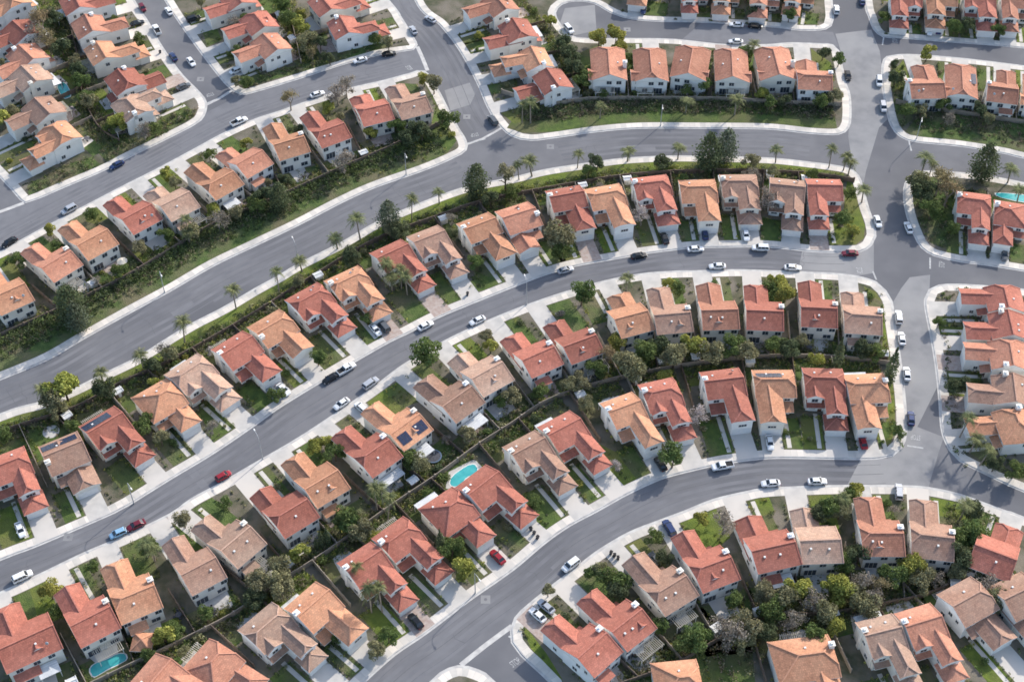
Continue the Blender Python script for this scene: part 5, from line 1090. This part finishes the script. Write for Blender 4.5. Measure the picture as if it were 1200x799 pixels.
def car(px, py, kind, col, mode, flip=0, z=None):
    p = P2((px, py), 0.5); D = CARS[kind]
    best = min((nearest(pl+pl[:1], p) for pl in POLY.values()), key=lambda t: t[0]); dd, q, t = best
    ang = math.atan2(t.y, t.x)
    h = refhouse(p)
    if mode == 'd': ang = h['rz']+math.pi/2+(math.pi if flip else 0); zz = 0.135
    else:
        zz = 0.006; ang += math.pi if flip else 0
        if mode == 'k': blk = min(POLY.values(), key=lambda pl: nearest(pl+pl[:1], p)[0]); off = (p-q).normalized()*(-1 if inside(blk, p) else 1); p = q+off*(D['W']/2+0.35)
    o = bpy.data.objects.new({'sedan': 'parked_car', 'hatch': 'hatchback_car', 'suv': 'sport_utility_car', 'pickup': 'pickup_truck'}[kind], None); C.objects.link(o); o.location = (p.x, p.y, zz); o.rotation_euler = (0, 0, ang)
    pm = M['car_'+col]
    def painted(name, me):
        c = link(name, me, o); c.material_slots[0].link = 'OBJECT'; c.material_slots[0].material = pm; return c
    painted('body', D['body']); painted('roof', D['roof']); link('window', D['glass'], o)
    for sx in (-1, 1):
        for sy in (-1, 1): link('wheel', D['wheel'], o, (sx*D['wb'], sy*(D['W']/2-.1), .33))
    for sy in (-1, 1): link('headlight', D['head'], o, (D['L']/2-.1, sy*.55, D['hz'])); link('tail_light', D['tail'], o, (-D['L']/2+.06, sy*.62, D['hz']+.1))
    word = {'sedan': 'sedan', 'hatch': 'hatchback', 'suv': 'SUV', 'pickup': 'pickup'}[kind]
    cw = {'navy': 'dark blue', 'blue': 'light blue', 'slate': 'blue-grey'}.get(col, col)
    note(o, cw+' '+word, {'k': 'parked by the', 'd': 'in drive of the', 'm': 'driving past the'}[mode], h['ref'], 'car', {'k': 'cars parked along the kerbs', 'd': 'cars parked in driveways', 'm': 'cars on the road'}[mode])
for a in [(166, 10, 'hatch', 'maroon', 'k'), (200, 13, 'sedan', 'white', 'k'), (182, 36, 'pickup', 'white', 'k'), (200, 68, 'sedan', 'navy', 'k'), (224, 73, 'sedan', 'white', 'm'), (280, 143, 'pickup', 'white', 'k'), (134, 191, 'sedan', 'navy', 'k'), (227, 23, 'suv', 'black', 'd'), (276, 84, 'hatch', 'white', 'd'), (161, 28, 'sedan', 'black', 'd'), (215, 102, 'sedan', 'grey', 'd'),
 (424, 74, 'sedan', 'white', 'k'), (457, 66, 'sedan', 'black', 'k'), (372, 111, 'sedan', 'white', 'k'), (82, 247, 'suv', 'silver', 'k'), (11, 284, 'sedan', 'black', 'k'), (484, 36, 'sedan', 'silver', 'k'), (505, 23, 'sedan', 'silver', 'k'), (579, 141, 'suv', 'grey', 'k'),
 (666, 35, 'suv', 'white', 'k'), (754, 12, 'sedan', 'navy', 'd'), (863, 30, 'sedan', 'white', 'k'), (885, 32, 'sedan', 'black', 'k'), (862, 47, 'sedan', 'white', 'k'), (979, 12, 'suv', 'white', 'k'), (1011, 2, 'sedan', 'navy', 'k'), (992, 89, 'sedan', 'black', 'k'), (1030, 96, 'suv', 'white', 'k'), (1036, 126, 'suv', 'silver', 'k'), (1089, 37, 'sedan', 'white', 'd'), (1099, 36, 'sedan', 'navy', 'd'),
 (1024, 260, 'sedan', 'white', 'k'), (1067, 267, 'sedan', 'white', 'k'), (1051, 372, 'suv', 'white', 'k'), (1057, 397, 'sedan', 'white', 'k'), (1060, 438, 'sedan', 'white', 'k'), (1064, 490, 'sedan', 'navy', 'k'),
 (996, 298, 'sedan', 'maroon', 'k'), (929, 315, 'sedan', 'white', 'k'), (891, 290, 'suv', 'white', 'k'), (815, 292, 'sedan', 'white', 'k'), (841, 314, 'sedan', 'white', 'k'), (748, 298, 'sedan', 'black', 'k'), (661, 314, 'sedan', 'silver', 'k'), (562, 379, 'sedan', 'white', 'k'), (494, 377, 'sedan', 'white', 'k'), (440, 387, 'sedan', 'white', 'd'), (450, 383, 'suv', 'grey', 'd'), (435, 450, 'suv', 'silver', 'k'), (406, 433, 'pickup', 'white', 'k'), (389, 445, 'sedan', 'black', 'k'), (400, 473, 'sedan', 'white', 'k'), (322, 463, 'pickup', 'slate', 'd'), (332, 457, 'sedan', 'white', 'd'), (423, 478, 'hatch', 'white', 'd'), (265, 562, 'hatch', 'red', 'k'), (142, 633, 'hatch', 'blue', 'k'), (163, 622, 'sedan', 'maroon', 'k'), (27, 677, 'suv', 'white', 'k'), (24, 621, 'sedan', 'white', 'd'), (779, 280, 'sedan', 'black', 'd'), (826, 275, 'sedan', 'navy', 'd'), (874, 276, 'sedan', 'white', 'd'),
 (846, 545, 'pickup', 'white', 'k'), (904, 570, 'sedan', 'white', 'k'), (958, 566, 'sedan', 'white', 'k'), (1053, 577, 'suv', 'silver', 'd'), (902, 519, 'sedan', 'white', 'd'), (1011, 518, 'sedan', 'red', 'd'), (774, 544, 'sedan', 'black', 'd'), (671, 664, 'suv', 'white', 'k'), (784, 619, 'suv', 'navy', 'd'), (640, 711, 'sedan', 'silver', 'd'), (630, 721, 'sedan', 'white', 'd'), (583, 653, 'sedan', 'red', 'd'), (487, 728, 'sedan', 'black', 'd'), (1177, 299, 'sedan', 'grey', 'd'), (768, 655, 'hatch', 'grey', 'd')]:
    car(*a, flip=R.random() < 0.5)

# ------------------------------------------------------------------ street lamps
def lamp(px, py, arm_to, where):
    p = P2((px, py)); q = P2(arm_to); a = math.atan2(q.y-p.y, q.x-p.x)
    o = thing('street_lamp', (p.x, p.y, 0.12), a, None, 'street lamp')
    mb = MB(); mb.tube((0, 0, 0), (0, 0, 8.2), 0.13, 0.08, 8); mb.tube((0, 0, 0), (0, 0, 0.5), 0.2, 0.18, 8); link('pole', mb.mesh('lamp_pole', [M['metal']]), o)
    mb = MB(); pts = [(0, 0, 8.0), (0.5, 0, 8.5), (1.2, 0, 8.75), (2.2, 0, 8.8)]
    for u, v in zip(pts[:-1], pts[1:]): mb.tube(u, v, 0.06, 0.055, 6)
    link('arm', mb.mesh('lamp_arm', [M['metal']]), o)
    mb = MB(); loft(mb, [(2.1, 8.72, 8.85, .1), (2.4, 8.66, 8.9, .19), (2.9, 8.68, 8.86, .14)]); link('lamp_head', mb.mesh('lamp_head', [M['trim']]), o)
    note(o, 'grey street lamp', 'on the pavement', where, 'street lamp', 'street lamps')
for px, py, to, wh in [(193, 343, (200, 360), 'above the wide upper road, left of the shrub bank'), (476, 205, (482, 222), 'above the wide upper road, right of centre bend'), (774, 148, (774, 165), 'below the cul-de-sac houses on the wide upper road'), (1074, 163, (1072, 178), 'at the top right corner of the wide upper road'), (350, 312, (342, 296), 'below the wide upper road between palms'), (617, 357, (612, 342), 'on the middle street lower side near the bend'), (308, 538, (300, 524), 'on the middle street lower side, left half'), (557, 695, (565, 708), 'on the lower street upper side'), (157, 590, (163, 600), 'on the middle street upper side, left end'), (838, 100, (838, 90), 'by the cul-de-sac mouth')][:9]:
    lamp(px, py, to, wh)

# ------------------------------------------------------------------ pools, gazebo and yard things
def pool(px, label):
    pl = [P2(p) for p in px]; pl = [q for i in range(len(pl)) for q in (pl[i].lerp(pl[i-1], 0.22), pl[i].lerp(pl[(i+1) % len(pl)], 0.22))]; ce = sum(pl, Vector((0, 0)))/len(pl)
    o = thing('swimming_pool', (ce.x, ce.y, 0.12), 0, label, 'pool')
    loc = [p-ce for p in pl]; big = [p*(1+0.3/max(p.length, 1)) for p in loc]
    def fl(pts, z, m, nm): 
        q = sheet(nm, pts, z, m, None, o); return q
    fl(big, 0.07, M['trim'], 'coping'); fl(loc, 0.085, M['water'], 'water')
sheet('patio', [P2(q) for q in ((522, 572), (526, 553), (556, 538), (572, 555), (560, 562), (538, 578))][::-1], 0.1345, M['drive']).__setitem__('kind', 'structure')
pool([(527, 568), (529, 559), (547, 546), (556, 544), (560, 550), (557, 556), (547, 559), (541, 567), (533, 571)], 'turquoise angular pool beside a corner of two fences in mid yards')
pool([(105, 785), (110, 778), (125, 773), (138, 766), (147, 766), (149, 773), (138, 779), (128, 783), (119, 789), (110, 794)], 'teal pool with pale deck near the bottom left corner')
pool([(66, 100), (76, 96), (85, 113), (74, 117)], 'small rectangular blue pool in the top left corner yards')
pool([(1166, 226), (1200, 229), (1225, 232), (1225, 240), (1195, 237), (1168, 231)], 'long narrow green-blue pool at the right edge below the palms')
pool([(1133, 664), (1139, 660), (1148, 668), (1142, 678), (1134, 674)], 'small teal pool by a red house lower right, among trees')
p = P2((167, 752), 2.5); g = thing('gazebo', (p.x, p.y, 0.12), HS[0]['rz'], 'small garden pavilion with pyramid orange tile roof, lower left yard', 'gazebo')
mb = MB(); roof_block(mb, -1.9, 1.9, -1.9, 1.9, 2.4, 0.55, 'x', (1, 1)); link('roof', mb.mesh('gazebo_roof', [M['roofO'], M['trim'], M['ridgeO'], M['trim']]), g)
for sx in (-1, 1):
    for sy in (-1, 1): link('post', sharedbox('gazebo_post', (-.1, .1, -.1, .1, 0, 2.35), M['trim']), g, (sx*1.6, sy*1.6, 0))
def tableset(p, ref):
    o = thing('patio_table', (p.x, p.y, 0.135), R.uniform(0, 3), None, 'table')
    if 'ttop' not in _shared:
        mb = MB(); mb.tube((0, 0, .7), (0, 0, .76), .75, .75, 16); _shared['ttop'] = mb.mesh('table_top', [M['furn']]); mb = MB(); mb.tube((0, 0, 0), (0, 0, .7), .07, .07, 8); mb.tube((0, 0, 0), (0, 0, .05), .35, .3, 10); _shared['tleg'] = mb.mesh('table_leg', [M['metal']])
        mb = MB(); mb.box(-.25, .25, -.25, .25, .4, .46); mb.box(-.25, .25, .2, .26, .46, .95)
        for sx in (-.2, .2):
            for sy in (-.2, .2): mb.box(sx-.03, sx+.03, sy-.03, sy+.03, 0, .4)
        _shared['chair'] = mb.mesh('patio_chair', [M['furn']])
        mb = MB(); n = 10
        for i in range(n): a, b = 6.283*i/n, 6.283*(i+1)/n; mb.face([(1.5*math.cos(a), 1.5*math.sin(a), 2.15), (1.5*math.cos(b), 1.5*math.sin(b), 2.15), (0, 0, 2.65)])
        _shared['canopy'] = mb.mesh('umbrella_canopy', [M['cream']]); mb = MB(); mb.tube((0, 0, 0), (0, 0, 2.6), .04, .04, 6); _shared['upole'] = mb.mesh('umbrella_pole', [M['metal']])
    link('table_top', _shared['ttop'], o); link('leg', _shared['tleg'], o); note(o, 'round dark patio table', 'behind the', ref, 'table', 'patio tables')
    for k in range(4):
        a = k*1.57+0.4; c = link('patio_chair', _shared['chair'], None, (p.x+1.05*math.cos(a), p.y+1.05*math.sin(a), 0.135), a-1.57); note(c, 'dark patio chair', 'behind the', ref, 'chair', 'patio chairs')
    return o
def umbrella(p, label):
    o = thing('patio_umbrella', (p.x, p.y, 0.135), 0, label, 'umbrella'); link('canopy', _shared['canopy'], o); link('pole', _shared['upole'], o)
def shed(h, x, y, ref):
    p = L2W(h, x, y); o = thing('garden_shed', (p.x, p.y, .125), h['rz'], None, 'shed')
    mb = MB(); mb.box(-1.1, 1.1, -.9, .9, 0, 1.9); link('wall', mb.mesh('shed_wall', [M['wood'] if R.random() < .4 else M['wall2']]), o)
    mb = MB(); roof_block(mb, -1.1, 1.1, -.9, .9, 1.9, 0.3, 'x', (0, 0), .15, .12); link('roof', mb.mesh('shed_roof', [M['alu'], M['wall2'], M['trim'], M['trim']]), o)
    link('door', sharedbox('shed_door', (-.4, .4, -.93, -.9, 0.02, 1.75), M['trim']), o); note(o, 'small pale garden shed', 'behind the', ref, 'shed', 'garden sheds')
rs2 = random.Random(31)
for h in HS:
    if h.get('ra', 0) > h['y1']+5 and rs2.random() < 0.22:
        p_ = L2W(h, h['xl']+1.8, h['ra']-2.0)
        if not any(inside(q, p_) for q in POOLP): shed(h, h['xl']+1.8, h['ra']-2.0, h['ref'])
rr = random.Random(99)
for h in HS:
    if h.get('pd', 0) > 3 and rr.random() < 0.42 and h['row'] in ('dn7', 'dn8', 'dn3', 'lt0', 'dn6'):
        tableset(L2W(h, rr.uniform(-2.5, 2.5), h['y1']+h['pd']-1.3), h['ref'])
tableset(P2((210, 722)), [h for h in HS if h['row'] == 'dn7'][16]['ref'])
umbrella(P2((143, 306), 2.3), 'round beige patio umbrella in a brown yard, upper left')
p = P2((508, 537)); t = thing('trampoline', (p.x, p.y, .13), 0, 'round black trampoline in a middle yard by the fence', 'trampoline')
mb = MB(); mb.tube((0, 0, .8), (0, 0, .84), 1.75, 1.75, 20); link('mat', mb.mesh('trampoline_mat', [M['furn']]), t)
mb = MB()
for i in range(20): a, b = 6.283*i/20, 6.283*(i+1)/20; mb.beam((1.95*math.cos(a), 1.95*math.sin(a), .8), (1.95*math.cos(b), 1.95*math.sin(b), .8), .35, .1)
link('rim', mb.mesh('trampoline_rim', [M['slate'] if 'slate' in M else M['car_slate']]), t)
for i in range(6): a = 6.283*i/6; mb = MB(); mb.tube((1.95*math.cos(a), 1.95*math.sin(a), 0), (1.95*math.cos(a), 1.95*math.sin(a), .8), .05, .05, 6); link('leg', mb.mesh('trampoline_leg', [M['metal']]), t)
tag(disc('patio', (60, 506), 2.1, 0.131, M['drive'], 24), kind='structure')
def binn(px, py, label_ref):
    p = P2((px, py)); o = thing('wheeled_bin', (p.x, p.y, .135), R.uniform(0, 6), None, 'bin')
    if 'bin' not in _shared:
        mb = MB(); frustum(mb, -.25, .25, .25, .08, -.32, .32, .32, .95, 0); _shared['bin'] = mb.mesh('bin_body', [M['furn']]); mb = MB(); mb.box(-.36, .36, -.35, .35, .95, 1.03); _shared['lid'] = mb.mesh('bin_lid', [M['tyre']])
        mb = MB(); mb.tube((-.3, -.3, .12), (-.3, .3, .12), .12, .12, 8); _shared['bw'] = mb.mesh('bin_wheels', [M['tyre']])
    link('body', _shared['bin'], o); link('lid', _shared['lid'], o); link('wheel', _shared['bw'], o); note(o, 'black wheeled bin', 'by the', label_ref, 'bin', 'wheeled bins')
for px, py in [(716, 649), (720, 652), (724, 655), (622, 621), (626, 626), (630, 631), (188, 63), (548, 346), (432, 500)]: binn(px, py, refhouse(P2((px, py)))['ref'])

# ------------------------------------------------------------------ labels
from collections import defaultdict
grp = defaultdict(list)
for e in LAB: grp[(e[1], e[2], e[3])].append(e)
NO = ['leftmost', 'second from left', 'third from left', 'fourth from left', 'fifth from left', 'sixth from left', 'seventh from left', 'eighth from left', 'ninth from left', 'tenth from left', 'eleventh from left', 'twelfth from left', 'thirteenth from left', 'fourteenth from left', 'fifteenth from left', 'sixteenth from left', 'seventeenth from left', 'eighteenth from left', 'nineteenth from left', 'twentieth from left', 'last from left']
for (d, rel, ref), es in grp.items():
    es.sort(key=lambda e: e[4]); n = len(es)
    for i, e in enumerate(es):
        w_ = '' if n == 1 else ('left' if i == 0 else 'right') if n == 2 else ('leftmost' if i == 0 else 'rightmost' if i == n-1 else 'middle' if n == 3 else NO[i])
        if n == 1: e[0]['label'] = '%s %s %s' % (d, rel, ref)
        elif w_.endswith('left') and len(w_) > 4: e[0]['label'] = '%s, %s %s %s' % (d, w_, rel, ref)
        else: e[0]['label'] = '%s %s %s %s' % (w_, d, rel, ref)
